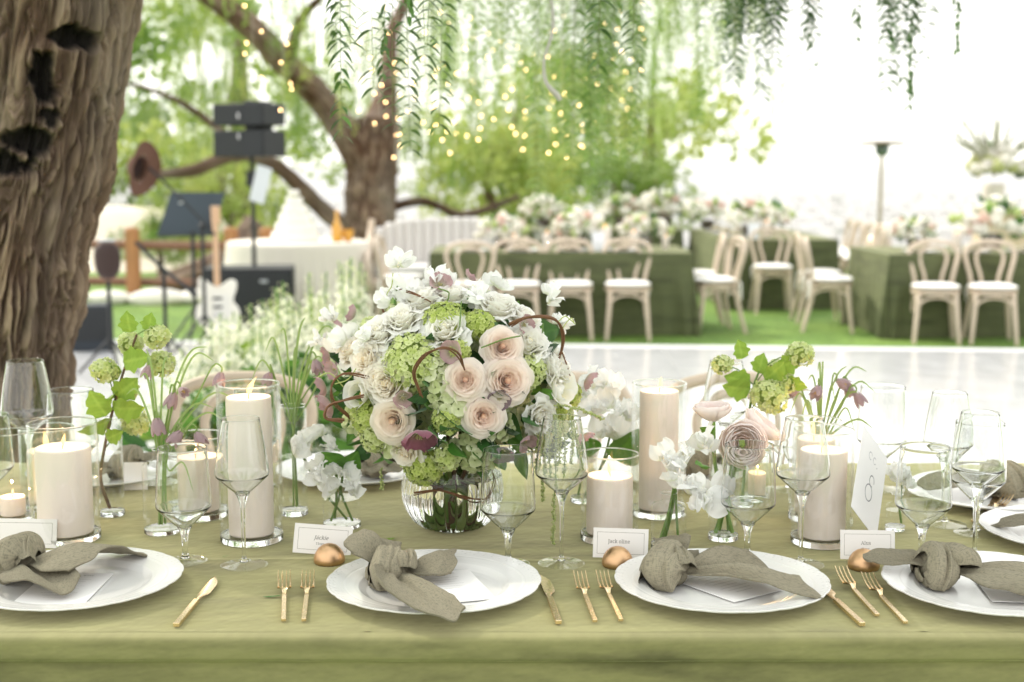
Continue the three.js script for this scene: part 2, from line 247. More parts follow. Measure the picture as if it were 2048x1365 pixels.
// in focus over the bouquet (pixel columns read off the photograph, turned into metres at 3 to 3.4 m)
for (const [x, z, ye] of [[-0.358, -3.05, 1.745], [-0.385, -3.1, 1.545], [-0.318, -3.1, 1.655], [-0.272, -3.15, 1.575], [-0.245, -3.2, 1.515], [-0.205, -3.12, 1.685], [-0.178, -3.1, 1.725], [-0.162, -3.25, 1.575], [0.205, -3.2, 1.685], [0.285, -3.2, 1.755], [-0.30, -3.3, 1.70], [-0.22, -3.0, 1.80], [-0.43, -3.3, 1.78]]) hang(x, z, ye, { gap: 0.0235, ll: 0.056, lw: 0.0050 });
for (const [x, z, ye, n] of [[1.40, -4.95, 1.70, 2], [1.46, -5.0, 1.71, 1], [1.42, -5.05, 1.78, 2], [1.53, -5.0, 1.88, 2], [1.36, -4.9, 1.90, 2], [0.96, -5.1, 1.86, 3], [0.92, -5.3, 1.70, 2], [0.86, -5.4, 1.83, 3], [1.02, -5.2, 1.70, 2], [1.08, -5.1, 1.86, 2], [0.80, -5.5, 1.88, 3], [1.12, -5.1, 1.95, 2], [0.90, -5.2, 1.92, 3], [1.24, -5.0, 1.95, 1], [0.98, -5.0, 1.98, 3], [0.84, -5.2, 1.98, 3]]) hang(x, z, ye, { n: n + 2, ll: 0.062, lw: 0.0075, gap: 0.026, spread: 0.07 });
for (let i = 0; i < 64; i++) { const t = i / 63, x = mix(-0.55, 1.25, t) + R(-0.08, 0.08), z = R(-8.4, -6.2); hang(x, z, mix(1.85, 1.32, sin(PI * clamp(t * 1.15))) + R(-0.05, 0.75) + (t > 0.85 ? 0.2 : 0), { n: 3, ll: 0.062, lw: 0.0065, gap: 0.034, spread: 0.13, yTop: 3.4, mat: nearSprayBack, ca: [0.16, 0.30, 0.035], cb: [0.36, 0.50, 0.11] }); }
obj('bare_twig', tube([[0.11, 2.05, -4.2], [0.125, 1.90, -4.2], [0.098, 1.80, -4.2], [0.105, 1.735, -4.2], [0.135, 1.70, -4.19], [0.148, 1.682, -4.19]], [0.004, 0.005, 0.0045, 0.006, 0.009, 0.007], { seg: 10 }), std([0.55, 0.52, 0.50], 0.9), near);
for (let i = 0; i < 10; i++) { const x = R(0.20, 0.50), z = R(-6.6, -5.6); hang(x, z, R(1.24, 1.62), { n: 3, ll: 0.062, lw: 0.0065, gap: 0.030, spread: 0.12, yTop: 3.3, mat: nearSprayBack, ca: [0.10, 0.22, 0.03], cb: [0.28, 0.43, 0.09] }); }
// crown cover: instanced sprays
function sprayGeo(sd, len, ll, lw, gap, nS, sp) { seed(sd); const L = []; for (let k = 0; k < nS; k++) { const x = R(-sp, sp), z = R(-sp, sp), l = len * R(0.6, 1.1); sprayInto(L, [V(x * 0.4, 0, z * 0.4), V(x * 0.8 + R(-0.03, 0.03), -l * 0.4, z), V(x, -l * 0.75, z + R(-0.04, 0.04)), V(x + R(-0.05, 0.05), -l, z)], ll, lw, gap, k, [0.85, 0.85, 0.85], [1.1, 1.1, 1.1], 2); } return join(L); }
const sprayVar = [0, 1, 2].map((k) => sprayGeo(900 + k, 0.95, 0.10, 0.012, 0.055, 4, 0.16));
const cloneLit = (m) => m;
function crown(parent, n, place, colA, colB, sMin = 0.8, sMax = 1.4, name = 'crown') {
  const c = new THREE.Color();
  const sp = sprayVar.map(() => []); for (let i = 0; i < n; i++) { const p = place(i); if (p) sp[i % 3].push(p); }
  sp.forEach((list, k) => { if (!list.length) return; const m = new THREE.InstancedMesh(sprayVar[k], sprayMat, list.length); list.forEach(([x, y, z], i) => { const s = R(sMin, sMax); m.setMatrixAt(i, new THREE.Matrix4().compose(V(x, y, z), new THREE.Quaternion().setFromEuler(new THREE.Euler(R(-0.25, 0.25), R(0, 6.28), R(-0.25, 0.25))), V(s, s * R(0.8, 1.25), s))); const q = c3(colA, colB, rnd()); m.setColorAt(i, c.setRGB(...q)); }); m.name = name; m.userData.kind = 'stuff'; m.castShadow = m.receiveShadow = true; parent.add(m); });
}
seed(31);
crown(near, 300, () => { const a = R(0, 6.28), r = 3.6 * sqrt(rnd()), x = -2.0 + cos(a) * r, z = -4.6 + sin(a) * r, y = 3.2 + 2.6 * sqrt(max(0, 1 - (r / 3.8) ** 2)) * R(0.2, 1); return y < 3.4 ? null : [x, y + 0.4, z]; }, [0.07, 0.19, 0.025], [0.20, 0.36, 0.06]);

// --- the second pepper tree, beyond the lawn
const far = thing('pepper_tree', 'spreading pepper tree with forked brown trunk behind the cake table', 'tree', [0, 0, 0]);
obj('trunk', trunkGeo([[-1.86, -0.1, -18.1], [-1.87, 0.4, -18.1], [-1.90, 1.0, -18.2], [-1.88, 1.6, -18.3], [-1.84, 2.1, -18.4]], [0.46, 0.37, 0.36, 0.37, 0.36], { seg: 90, n: 90, rough: 0.07, flare: 0.12, col: true }), barkMat, far);
for (const [p, r] of [
  [[[-1.95, 1.45, -18.2], [-2.22, 1.95, -18.1], [-2.50, 2.38, -18.0], [-2.95, 2.86, -17.6], [-3.35, 3.3, -17.3], [-3.95, 3.75, -17.0]], [0.25, 0.215, 0.20, 0.18, 0.16, 0.12]],
  [[[-1.82, 1.9, -18.4], [-1.72, 2.6, -18.9], [-1.70, 3.4, -19.5], [-1.3, 4.3, -20]], [0.30, 0.15, 0.11, 0.08]],
  [[[-2.0, 0.62, -18.2], [-2.40, 0.82, -18.2], [-2.75, 1.18, -18.0], [-3.05, 1.50, -17.8], [-3.5, 1.66, -17.5], [-4.05, 1.46, -17.2], [-4.6, 1.40, -17]], [0.15, 0.125, 0.115, 0.105, 0.10, 0.09, 0.06]],
  [[[-3.0, 1.48, -17.8], [-3.6, 1.85, -17.7], [-4.3, 2.35, -17.6], [-5.0, 2.6, -17.5]], [0.08, 0.06, 0.05, 0.03]],
  [[[-1.9, 0.9, -18.2], [-1.2, 1.05, -18.4], [-0.7, 0.85, -18.7], [0.1, 1.1, -19]], [0.07, 0.055, 0.05, 0.03]],
  [[[-2.9, 2.8, -17.6], [-2.6, 3.3, -17.0], [-2.2, 3.6, -16.5]], [0.10, 0.07, 0.04]],
]) obj('limb', trunkGeo(p, r, { seg: 40, n: 60, rough: 0.035 }), barkMat, far);
seed(47);
crown(far, 1250, () => {
  const x = R(-6.8, 3.9), z = rnd() < 0.72 ? R(-22.5, -18.6) : R(-18.4, -15), hgt = rnd(), n = fbm(x * 0.85 + 20, hgt * 2.6 + 3, z * 0.6 + 20, 3);
  let y = 1.75 + hgt * 3.8; const right = ss(0.6, 3.2, x); y += right * 1.0; const base = 2.15 + 0.5 * sin(x * 1.7) - 0.25 * ss(-3, -5.5, x);
  if (y < base || n < 0.51 + 0.02 * right + 0.04 * hgt || (z > -18.5 && y < 2.75 && x < -0.9)) return null; return [x, y, z];
}, [0.14, 0.27, 0.022], [0.48, 0.57, 0.12], 0.6, 1.2);
// --- shrubs and trees beyond, each with its own stem and crown
const clumpGeo = (() => { seed(71); const L = []; for (let i = 0; i < 90; i++) { const a = R(0, 6.28), e = Math.asin(R(-0.5, 1)), k = pow(rnd(), 0.4) * 0.5; L.push(put(leafGeo(R(0.14, 0.24), R(0.04, 0.07), { sd: i, ca: [0.8, 0.8, 0.8], cb: [1.1, 1.1, 1.1], nv: 3 }), [cos(a) * cos(e) * k, sin(e) * k, sin(a) * cos(e) * k], [cos(a) + R(-0.7, 0.7), R(-0.6, 1), sin(a) + R(-0.7, 0.7)], 0)); } return join(L); })();
function bush(name, cat, label, x, z, w, h, y0, n, cA, cB, group) {
  const t = thing(name, label, cat, [x, groundH(x, z), z], 0, group); obj(name === 'shrub' ? 'stems' : 'trunk', trunkGeo([[0, -0.2, 0], [0.05, h * 0.25, 0], [-0.06, h * 0.5, 0.02], [0, h * 0.75, 0]], [0.05 * h, 0.045 * h, 0.035 * h, 0.015 * h], { seg: 16, n: 16, rough: 0.02 }), barkMat, t);
  const m = new THREE.InstancedMesh(clumpGeo, sprayMat, n), c = new THREE.Color();
  for (let i = 0; i < n; i++) { const a = R(0, 6.28), e = Math.asin(R(-0.8, 1)), k = pow(rnd(), 0.45) * (0.75 + 0.5 * fbm(cos(a) * 1.5 + x, e * 2, sin(a) * 1.5 + z, 2)); const s = R(0.5, 1.2) * min(1.3, 0.45 * w); m.setMatrixAt(i, new THREE.Matrix4().compose(V(cos(a) * cos(e) * k * w, y0 + (h - y0) * 0.5 + sin(e) * k * (h - y0) * 0.5, sin(a) * cos(e) * k * w), new THREE.Quaternion().setFromEuler(new THREE.Euler(R(0, 6), R(0, 6), R(0, 6))), V(s, s, s))); m.setColorAt(i, c.setRGB(...c3(cA, cB, rnd()))); }
  m.name = 'crown'; m.userData.kind = 'stuff'; m.castShadow = m.receiveShadow = true; t.add(m);
}
seed(83);
const YG = [[0.30, 0.40, 0.065], [0.60, 0.64, 0.20]], GG = [[0.15, 0.27, 0.045], [0.42, 0.51, 0.14]];
[['wide yellow-green shrub behind the forked trunk', -0.4, -25, 1.8, 2.6], ['rounded pale shrub behind the sofa', 2.1, -27, 1.7, 2.2], ['yellow-green shrub between the trunks at left', -5.2, -24.5, 1.9, 2.4], ['shrub behind the fence at far left', -8.3, -24, 2.0, 2.6], ['low shrub left of the forked trunk', -3.3, -18.9, 0.5, 0.9], ['pale shrub on the bank behind the fence post', -5.0, -19.0, 0.6, 1.15], ['low shrub on the bank behind the music stand', -4.1, -18.9, 0.55, 0.8]].forEach(([l, x, z, w, h], i) => bush('shrub', 'shrub', l, x, z, w, h, 0.0, 42, ...(i & 1 ? GG : YG), 'shrubs beyond the lawn'));
[['broad green tree far behind the left branch', -6.5, -33, 3.4, 8], ['pale green tree behind the hanging lights', 0.2, -36, 3.2, 6.6], ['green tree behind the far edge of the lawn, right of the others', 3.3, -32, 2.6, 5.2], ['tall tree at the far left behind the hat', -10.5, -31, 3.4, 8]].forEach(([l, x, z, w, h], i) => bush('broadleaf_tree', 'tree', l, x, z, w, h, 1.0, i === 2 ? 22 : 32, ...(i === 1 || i === 2 ? YG : GG), 'trees beyond the lawn'));
// ---------------------------------------------------------------- materials of the laid table
const weaveTex = tex(256, 256, (u, v, x, y) => { const a = sin(u * 2 * PI * 32), b = sin(v * 2 * PI * 32), ov = ((floor(u * 32) + floor(v * 32)) & 1) ? abs(a) : abs(b); return 0.25 + 0.5 * ov + 0.35 * (fbm(u * 48, v * 12, 3, 2, 48, 12) - 0.5) + 0.35 * (fbm(u * 12, v * 48, 9, 2, 12, 48) - 0.5); });
const linenCol = tex(256, 256, (u, v) => { const n = 0.5 * fbm(u * 64, v * 8, 1, 2, 64, 8) + 0.5 * fbm(u * 8, v * 64, 5, 2, 8, 64), k = 0.62 + 1.5 * (n - 0.28) ; return [k, k, k]; });
const linenMat = (c) => { const m = std(c, 0.95, { map: linenCol.clone(), bumpMap: weaveTex.clone(), bumpScale: 0.0016, sheen: 0.25, sheenRoughness: 0.6 }); m.map.repeat.set(5, 5); m.bumpMap.repeat.set(3.5, 3.5); return m; };
const napkinMat = linenMat(lin(0.325, 0.290, 0.205));
const clothCol = tex(1024, 1024, (u, v) => {
  const st = fbm(u * 9, v * 44, 2, 4, 9, 44), bl = fbm(u * 5, v * 5, 8, 4, 5, 5), fine = fbm(u * 90, v * 140, 4, 2, 90, 140);
  const k = 0.62 + 0.48 * st + 0.30 * (bl - 0.5) + 0.14 * (fine - 0.5) - 0.30 * pow(max(0, fbm(u * 7 + v * 7, v * 24, 17, 3, 7, 24) - 0.54), 1) * 3.6;
  return [k, k, k * (0.97 + 0.06 * bl)];
});
const clothBump = tex(512, 512, (u, v) => 0.55 * fbm(u * 6 + v * 6, v * 26, 12, 4, 6, 26) + 0.3 * fbm(u * 40, v * 60, 14, 2, 40, 60) + 0.15 * vnoise(u * 200, v * 200, 1, 200, 200));
const clothMat = std([0.245, 0.235, 0.096], 0.86, { map: clothCol, bumpMap: clothBump, bumpScale: 0.0022, sheen: 2, sheenRoughness: 0.7, sheenColor: lin(1.0, 0.93, 0.56) });
const chinaTex = tex(1024, 256, (u, v) => {   // raised dots and a ring on the plate rim
  let h = 0.5 + 0.04 * fbm(u * 20, v * 10, 2, 2, 20, 10);
  for (const [vv, n, r] of [[0.545, 90, 0.010], [0.505, 72, 0.012], [0.465, 60, 0.012]]) { const a = u * n, du = (a - floor(a) - 0.5) / n * 6.5, dv = v - vv, d = sqrt(du * du + dv * dv); h += 0.5 * ss(r * 1.25, r * 0.3, d); }
  h += 0.3 * ss(0.008, 0.002, abs(v - 0.585)) + 0.25 * ss(0.012, 0.003, abs(v - 0.40));
  return h;
});
const chinaMat = std([0.79, 0.775, 0.755], 0.22, { bumpMap: chinaTex, bumpScale: 0.0016, clearcoat: 0.4, clearcoatRoughness: 0.15 });
const goldBrush = tex(128, 128, (u, v) => 0.22 + 0.08 * fbm(u * 4, v * 60, 3, 3, 4, 60));
const goldMat = std([0.87, 0.68, 0.43], 1, { metalness: 1, roughnessMap: goldBrush });
const copperMat = std([0.63, 0.40, 0.225], 0.38, { metalness: 1 });
const paneMat = new THREE.MeshPhysicalMaterial({ color: lin(0.985, 0.99, 0.99), transmission: 1, thickness: 0, roughness: 0, ior: 1.5, side: THREE.DoubleSide });
const solidGlass = new THREE.MeshPhysicalMaterial({ color: lin(0.98, 0.99, 0.985), transmission: 1, thickness: 0.01, roughness: 0, ior: 1.5, side: THREE.DoubleSide });
const waterMat = new THREE.MeshPhysicalMaterial({ color: lin(0.98, 0.99, 0.985), transmission: 1, thickness: 0, roughness: 0.0, ior: 1.33, side: THREE.DoubleSide });
const waxTex = tex(128, 256, (u, v) => { const k = 0.965 + 0.06 * (fbm(u * 24, v * 3, 2, 3, 24, 3) - 0.5) + 0.05 * (fbm(u * 5, v * 8, 6, 3, 5, 8) - 0.5); return [k, k, k]; });
const waxMat = std([0.925, 0.82, 0.75], 0.5, { map: waxTex, transmission: 0.10, thickness: 0, clearcoat: 0.15, clearcoatRoughness: 0.4 });
const wickMat = std([0.02, 0.015, 0.012], 0.9);
const flameMat = new THREE.MeshStandardMaterial({ color: 0x000000, emissive: new THREE.Color(1, 0.62, 0.22), emissiveIntensity: 1.7, roughness: 1 });
const TOP = 0.78;

// ---------------------------------------------------------------- the near banquet table and its cloth
{
  const X0 = -1.30, X1 = 1.30, Z0 = -3.15, Z1 = -1.93;
  const tb = thing('banquet_table', 'long banquet table hidden under the near olive cloth', 'table', [0, 0, -2.54]);
  obj('tabletop', box(2.56, 0.03, 1.19, 0, TOP - 0.021, 0, 0.004), std([0.5, 0.42, 0.3], 0.6), tb);
  for (const [x, z] of [[-1.1, -0.5], [1.1, -0.5], [-1.1, 0.5], [1.1, 0.5]]) obj('leg', tube([[x, 0, z], [x, TOP - 0.036, z]], 0.02), std([0.3, 0.3, 0.3], 0.4), tb);
  // outline walked round the table, v goes from the middle of the top over the edge to the floor
  const W = X1 - X0, L = Z1 - Z0, per = 2 * (W + L), cx = (X0 + X1) / 2, cz = (Z0 + Z1) / 2, rc = 0.02;
  const outline = (s) => {   // s in metres along the perimeter from the front-left corner
    s = ((s % per) + per) % per;
    if (s < W) return [X0 + s, Z1, 0, 1]; s -= W; if (s < L) return [X1, Z1 - s, 1, 0]; s -= L; if (s < W) return [X1 - s, Z0, 0, -1]; s -= W; return [X0, Z0 + s, -1, 0];
  };
  const skirt = sheet(760, 44, (u, v) => {
    const s = u * per, [x, z, nx, nz] = outline(s);
    // v: 0 at 30 mm inside the top edge, 0.08 the edge, then down
    let o, y;
    const e = [[0, -0.03, TOP], [0.05, -0.006, TOP - 0.0003], [0.08, -0.0012, TOP - 0.003], [0.11, 0, TOP - 0.009], [0.2, 0.0005, TOP - 0.030], [0.23, -0.001, TOP - 0.0345], [0.26, -0.0065, TOP - 0.037], [0.30, -0.0075, TOP - 0.042], [0.34, -0.007, TOP - 0.052], [1, 0.02, 0.004]];
    let k = 0; while (k < e.length - 2 && v > e[k + 1][0]) k++;
    const t = clamp((v - e[k][0]) / (e[k + 1][0] - e[k][0])); o = mix(e[k][1], e[k + 1][1], t); y = mix(e[k][2], e[k + 1][2], t);
    const f = ss(0.3, 1, v); o += f * 0.05 * (fbm(s * 3.1, 1, 2, 3) - 0.35) + 0.0016 * ss(0.08, 0.2, v) * (fbm(s * 22, v * 14, 7, 3) - 0.5) * 2;
    const corner = min(abs(x - X0), abs(x - X1)) + min(abs(z - Z0), abs(z - Z1)); if (corner < rc) o -= (rc - corner) * 0.35;
    return [x + nx * o, y + 0.0012 * (fbm(s * 7, v * 3, 4, 2) - 0.5) * ss(0.06, 0.3, v), z + nz * o];
  }, { closeU: true });
  { const uv = skirt.attributes.uv, p = skirt.attributes.position; for (let i = 0; i < uv.count; i++) uv.setXY(i, uv.getX(i) * per * 0.9 + (0.78 - p.getY(i)) * 0.55, (p.getY(i)) * 1.3); }
  const top = sheet(620, 260, (u, v) => { const x = mix(X0 + 0.029, X1 - 0.029, u), z = mix(Z1 - 0.029, Z0 + 0.029, v); return [x, TOP + 0.0004 + 0.0007 * (fbm(x * 5 + z * 3, z * 9, 3, 3) - 0.5) + 0.0011 * exp(-(((z + 2.33 - 0.01 * sin(x * 5)) / 0.006) ** 2)) + 0.0010 * exp(-(((x + 0.21 + 0.008 * sin(z * 9)) / 0.006) ** 2)) + 0.0009 * exp(-(((x - 0.62) / 0.006) ** 2)) + 0.0008 * exp(-(((x + 0.95) / 0.006) ** 2)) * min(1, 12 * min(u, 1 - u, v, 1 - v)), z]; });
  { const uv = top.attributes.uv, p = top.attributes.position; for (let i = 0; i < uv.count; i++) uv.setXY(i, p.getX(i) * 0.62 + p.getZ(i) * 0.05, p.getZ(i) * 0.62 + p.getX(i) * 0.06); }
  const cl = obj('tablecloth', [top, skirt], clothMat); tag(cl, 'olive green velvety cloth with a hemmed front edge covering the near table', 'tablecloth');
}

// ---------------------------------------------------------------- charger plates
const plateGeo = (() => {
  const pr = [[0.0005, 0.0045], [0.06, 0.0045], [0.1, 0.005], [0.111, 0.0065], [0.118, 0.0105], [0.124, 0.0145], [0.131, 0.0163], [0.145, 0.0185], [0.16, 0.0205], [0.170, 0.0222], [0.1745, 0.0233], [0.1762, 0.0226], [0.1755, 0.0205], [0.165, 0.0168], [0.14, 0.0125], [0.122, 0.007], [0.113, 0.0022], [0.105, 0.0005], [0.0005, 0.0005]];
  const g = sheet(240, 90, (u, v) => {
    const t = v * (pr.length - 1), i = min(pr.length - 2, floor(t)), f = t - i; let r = mix(pr[i][0], pr[i + 1][0], f), y = mix(pr[i][1], pr[i + 1][1], f);
    const a = -u * 2 * PI, sc = abs(sin(a * 9)), w = ss(0.15, 0.176, r); r *= 1 - 0.011 * w * pow(1 - sc, 2); y += 0.0006 * w * sin(a * 3 + 1);
    return [cos(a) * r, y, sin(a) * r];
  }, { closeU: true });
  return g;
})();
const plateSpots = [
  [-0.724, -2.166, 'white scalloped charger plate at the left edge of the front row, under a grey-green napkin', 0.1],
  [-0.128, -2.150, 'white scalloped charger plate in front of the bouquet, napkin tail hanging over its rim', 0.5],
  [0.345, -2.155, 'white scalloped charger plate right of the middle forks under a rolled napkin tail', 0.9],
  [0.786, -2.140, 'white scalloped charger plate at the right edge of the front row with dotted rim', 1.4],
  [1.002, -2.781, 'white charger plate in the far row at right, behind the wine glasses', 2.0],
  [-0.358, -3.000, 'white charger plate in the far row just left of the bouquet', 2.6],
  [1.062, -2.470, 'white charger plate at the right end of the table, cut by the photo edge', 3.1],
  [-0.913, -2.985, 'white charger plate in the far row at left, behind the tall glass', 3.7],
  [0.36, -3.0, 'white charger plate in the far row behind the tall right candle', 4.2],
];
let plate0;
for (const [x, z, label, a] of plateSpots) { if (!plate0) { plate0 = obj('charger_plate', plateGeo, chinaMat); plate0.position.set(x, TOP + 0.001, z); plate0.rotation.y = a; tag(plate0, label, 'plate', 'charger plates on the near table'); } else dup(plate0, [x, TOP + 0.001, z], a, label); }

// ---------------------------------------------------------------- napkins
// a strip of cloth along a path; its cross-section is bent by the angle phi(s, v) so that folds and rolls keep their length
function ribbon(path, width, phi, { nu = 44, nv = 60, th = 0.0007, end = () => 1, sd = 1 } = {}) {
  const c = new THREE.CatmullRomCurve3(path.map((p) => V(...p)), false, 'centripetal'), U = V(0, 1, 0), q = V(), t = V(), rows = [];
  for (let j = 0; j <= nv; j++) {
    const v = j / nv, w = width(v), X = [0], Y = [0]; let x = 0, y = 0;
    for (let i = 1; i <= nu; i++) { const a = phi((i - 0.5) / nu * 2 - 1, v), d = 2 * w / nu; x += cos(a) * d; y += sin(a) * d; X.push(x); Y.push(y); }
    const mx = X[nu / 2], my = min(...Y), row = [];
    for (let i = 0; i <= nu; i++) {
      const s = i / nu * 2 - 1, vv = clamp(v * end(s)); c.getPoint(vv, q); c.getTangent(vv, t); const b = t.clone().cross(U).normalize(), n = b.clone().cross(t).normalize(), lift = Y[i] - my + 0.006 * (fbm(s * 2.5 + 9, v * 5, sd, 3) - 0.5);
      row.push([V(q.x + b.x * (X[i] - mx) + n.x * lift, q.y + b.y * (X[i] - mx) + n.y * lift, q.z + b.z * (X[i] - mx) + n.z * lift), n]);
    }
    rows.push(row);
  }
  const nor = (i, j) => { const a = rows[min(nv, j + 1)][i][0].clone().sub(rows[max(0, j - 1)][i][0]), b = rows[j][min(nu, i + 1)][0].clone().sub(rows[j][max(0, i - 1)][0]), n = b.cross(a).normalize(); return n.dot(rows[j][i][1]) < 0 && abs(phi(i / nu * 2 - 1, j / nv)) < 1.4 ? n.negate() : n; };
  const hem = (i, j) => th * (1 + 0.9 * ss(0.10, 0.06, min(i / nu, 1 - i / nu)) + 0.9 * ss(0.93, 0.96, j / nv));
  const at = (i, j, o) => { const p = rows[j][i][0], n = nor(i, j), k = o * hem(i, j); return [p.x + n.x * k, max(0.0025, p.y + n.y * k), p.z + n.z * k]; };
  const M = nu * 2 + 2, g = sheet(M, nv, (uu, v) => { const k = Math.round(uu * M), j = Math.round(v * nv); return k <= nu ? at(k, j, 1) : k <= nu * 2 + 1 ? at(nu * 2 + 1 - k, j, -1) : at(0, j, 1); }, { closeU: true });
  const e = sheet(nu, 1, (u, v) => at(Math.round(u * nu), nv, v ? -1 : 1));
  const uv = g.attributes.uv; for (let k = 0; k < uv.count; k++) { const a = uv.getX(k) * M, s = a <= nu ? a / nu : (nu * 2 + 1 - a) / nu; uv.setXY(k, s * 0.55, uv.getY(k) * 1.1); }
  return join([g, e]);
}
function knot(r, tilt, sd) {   // broad soft bands of cloth wrapped round the gathered middle, with a few deep creases
  seed(sd); const L = [];
  for (const [a0, span, w, rr, ax, dx, hh] of [[-0.6, 4.4, 0.034, r, tilt, -0.006, 0.86], [0.5, 3.9, 0.027, r * 0.92, tilt + 1.15, 0.016, 0.74], [2.3, 3.6, 0.024, r * 0.86, tilt - 0.9, -0.018, 0.66]]) {
    const path = []; for (let i = 0; i <= 14; i++) { const a = a0 + span * i / 14, k = rr * (1 + 0.07 * sin(i * 1.1 + sd)); path.push([dx + sin(ax) * cos(a) * k * 0.7 + 0.010 * sin(a * 1.4 + sd), 0.026 + sin(a) * k * hh, cos(a) * k * 1.12]); }
    const ph = R(0, 6), cr = [R(-0.5, -0.2), R(0.1, 0.35), R(0.5, 0.7)], c0 = V(dx, 0.026, 0), c = new THREE.CatmullRomCurve3(path.map((p) => V(...p)), false, 'centripetal'), nv = 70, nu = 54;
    const g = sheet(nu, nv, (u, v) => {
      const q = c.getPoint(v), t = c.getTangent(v), out = q.clone().sub(c0); out.addScaledVector(t, -out.dot(t)).normalize(); const b = t.clone().cross(out).normalize(), s = (u - 0.5) * 2;
      let puff = (1 - s * s) * 0.010 + 0.0045 * sin(s * 2.4 + ph + v * 2.5) - 0.018 * pow(abs(s), 5) + 0.003 * (fbm(s * 2 + 5, v * 4, sd, 3) - 0.5) * 2;
      for (const k of cr) { const d = s - k - 0.22 * sin(v * 3 + k * 7 + ph); puff -= 0.0065 * exp(-d * d / 0.006) * ss(0, 0.25, v) * (0.5 + 0.5 * sin(v * 4 + k * 9)); puff += 0.0025 * exp(-(d - 0.16) * (d - 0.16) / 0.012); }
      const ww = w * (1 + 0.16 * sin(v * 3.4 + ph) - 0.18 * ss(0.7, 1, v) - 0.18 * ss(0.3, 0, v)); return [q.x + b.x * s * ww + out.x * puff, max(0.003, q.y + b.y * s * ww + out.y * puff), q.z + b.z * s * ww + out.z * puff];
    });
    const uv = g.attributes.uv; for (let i = 0; i < uv.count; i++) uv.setXY(i, uv.getX(i) * 0.34, uv.getY(i) * 0.8); L.push(g);
  }
  L.push(warp(ball(r * 0.66, 0, 0.022, 0, 28, 18), (x, y, z) => { const k = 1 + 0.2 * (fbm(x * 60, y * 60, z * 60, 2) - 0.5); return [x * k * 1.25, max(0.003, y), z * k]; }));
  return join(L);
}
// tails: [angle (0 = right, 90 = away), length, half width, height halfway, height at the end, fold depth, folds, phase, sideways bend, curl of the near edge, curl of the far edge, slant of the end]
function napkin(x, z, label, kr, kt, tails, sd) {
  const t = thing('linen_napkin', label, 'napkin', [x, TOP + 0.0065, z], 0, 'knotted linen napkins');
  obj('knot', knot(kr, kt, sd), napkinMat, t);
  for (const [deg, len, hw, hm, he, fd, fn, ph, bend, cl = 0, cr = 0, sl = 0.2] of tails) {
    const a = deg * D2R, dx = cos(a), dz = -sin(a), px = -dz, pz = dx;
    const path = [0, 0.25, 0.55, 0.8, 1].map((k) => [dx * (0.010 + (len - 0.010) * k) + px * bend * k * k, k === 0 ? 0.022 : k < 0.3 ? mix(0.024, hm, 0.7) : k < 0.6 ? hm : mix(hm, he, (k - 0.55) / 0.45), dz * (0.010 + (len - 0.010) * k) + pz * bend * k * k]);
    obj('tail', ribbon(path, (v) => mix(0.018, hw, ss(0, 0.7, v)), (s, v) => { const g = mix(1.0, 0.8, v), gather = 1.15 * (1 - ss(0, 0.85, v)) * (0.75 + 0.25 * sin(s * 3 + ph)); return -0.75 * s * ss(0.05, 0.5, v) * (1 - 0.35 * v) + fd * g * sin(s * fn * PI + ph + 0.6 * v) + gather * sin(s * 6.5 + ph + 0.8 * v) * 0.9 + cr * ss(0.25, 1, s) * ss(0.05, 0.4, v) * (1.1 - 0.5 * v) - cl * ss(-0.25, -1, s) * ss(0.05, 0.4, v) * (1.1 - 0.5 * v); }, { end: (s) => 1 - 0.52 * abs(s + sl) / (1 + abs(sl)) + 0.025 * sin(s * 9 + ph), sd }), napkinMat, t);
  }
  return t;
}
napkin(-0.200, -2.170, 'taupe linen napkin knotted before the bouquet, tail hanging over the plate rim', 0.036, 0.5, [[-74, 0.270, 0.064, 0.026, 0.0215, 0.45, 0.9, 0.3, -0.012, 0.2, 2.4, 0.45], [30, 0.150, 0.062, 0.020, 0.016, 0.30, 0.9, 2.4, -0.01, 0.2, 0.2, 0.9], [128, 0.090, 0.062, 0.052, 0.040, 0.6, 0.8, 3.6, 0, 0.6, 0.5, -0.3]], 11);
napkin(0.262, -2.172, 'taupe linen napkin behind the middle forks, its long tail rolled to the right', 0.038, -0.3, [[-14, 0.240, 0.088, 0.020, 0.004, 0.75, 1.4, 1.2, -0.012, 1.2, 1.6, -0.9], [76, 0.072, 0.036, 0.052, 0.060, 0.9, 0.8, 0.4, -0.015, 1.4, 1.2, 0.3], [48, 0.085, 0.028, 0.035, 0.030, 0.6, 1.2, 2.2, 0, 0.8, 0.4, 0.2]], 23);
napkin(0.712, -2.176, 'taupe linen napkin on the right front plate, narrow tail pointing left', 0.040, 0.2, [[-30, 0.28, 0.080, 0.022, 0.008, 0.6, 1.1, 0.9, 0.02, 0.8, 0.6, 0.4], [152, 0.125, 0.044, 0.032, 0.036, 0.35, 0.8, 1.6, 0, 0.9, 0.9, 0.5]], 37);
napkin(-0.835, -2.205, 'grey-green linen napkin on the left front plate, broad tail spread to the right', 0.042, -0.2, [[10, 0.200, 0.090, 0.026, 0.012, 0.45, 0.8, 1.9, 0.015, 0.6, 0.5, 0.8], [-46, 0.175, 0.060, 0.022, 0.012, 0.6, 1.1, 0.6, 0.02, 0.8, 0.6, 0.3], [190, 0.12, 0.05, 0.02, 0.01, 0.3, 1, 1, 0]], 41);
napkin(1.045, -2.80, 'grey-green linen napkin on the far right plate behind the wine glasses', 0.040, 0.4, [[176, 0.19, 0.066, 0.024, 0.012, 0.5, 1, 1.3, 0, 0.8, 0.5], [-30, 0.12, 0.05, 0.02, 0.01, 0.4, 1, 2, 0], [60, 0.09, 0.04, 0.04, 0.04, 0.5, 1, 1, 0]], 53);
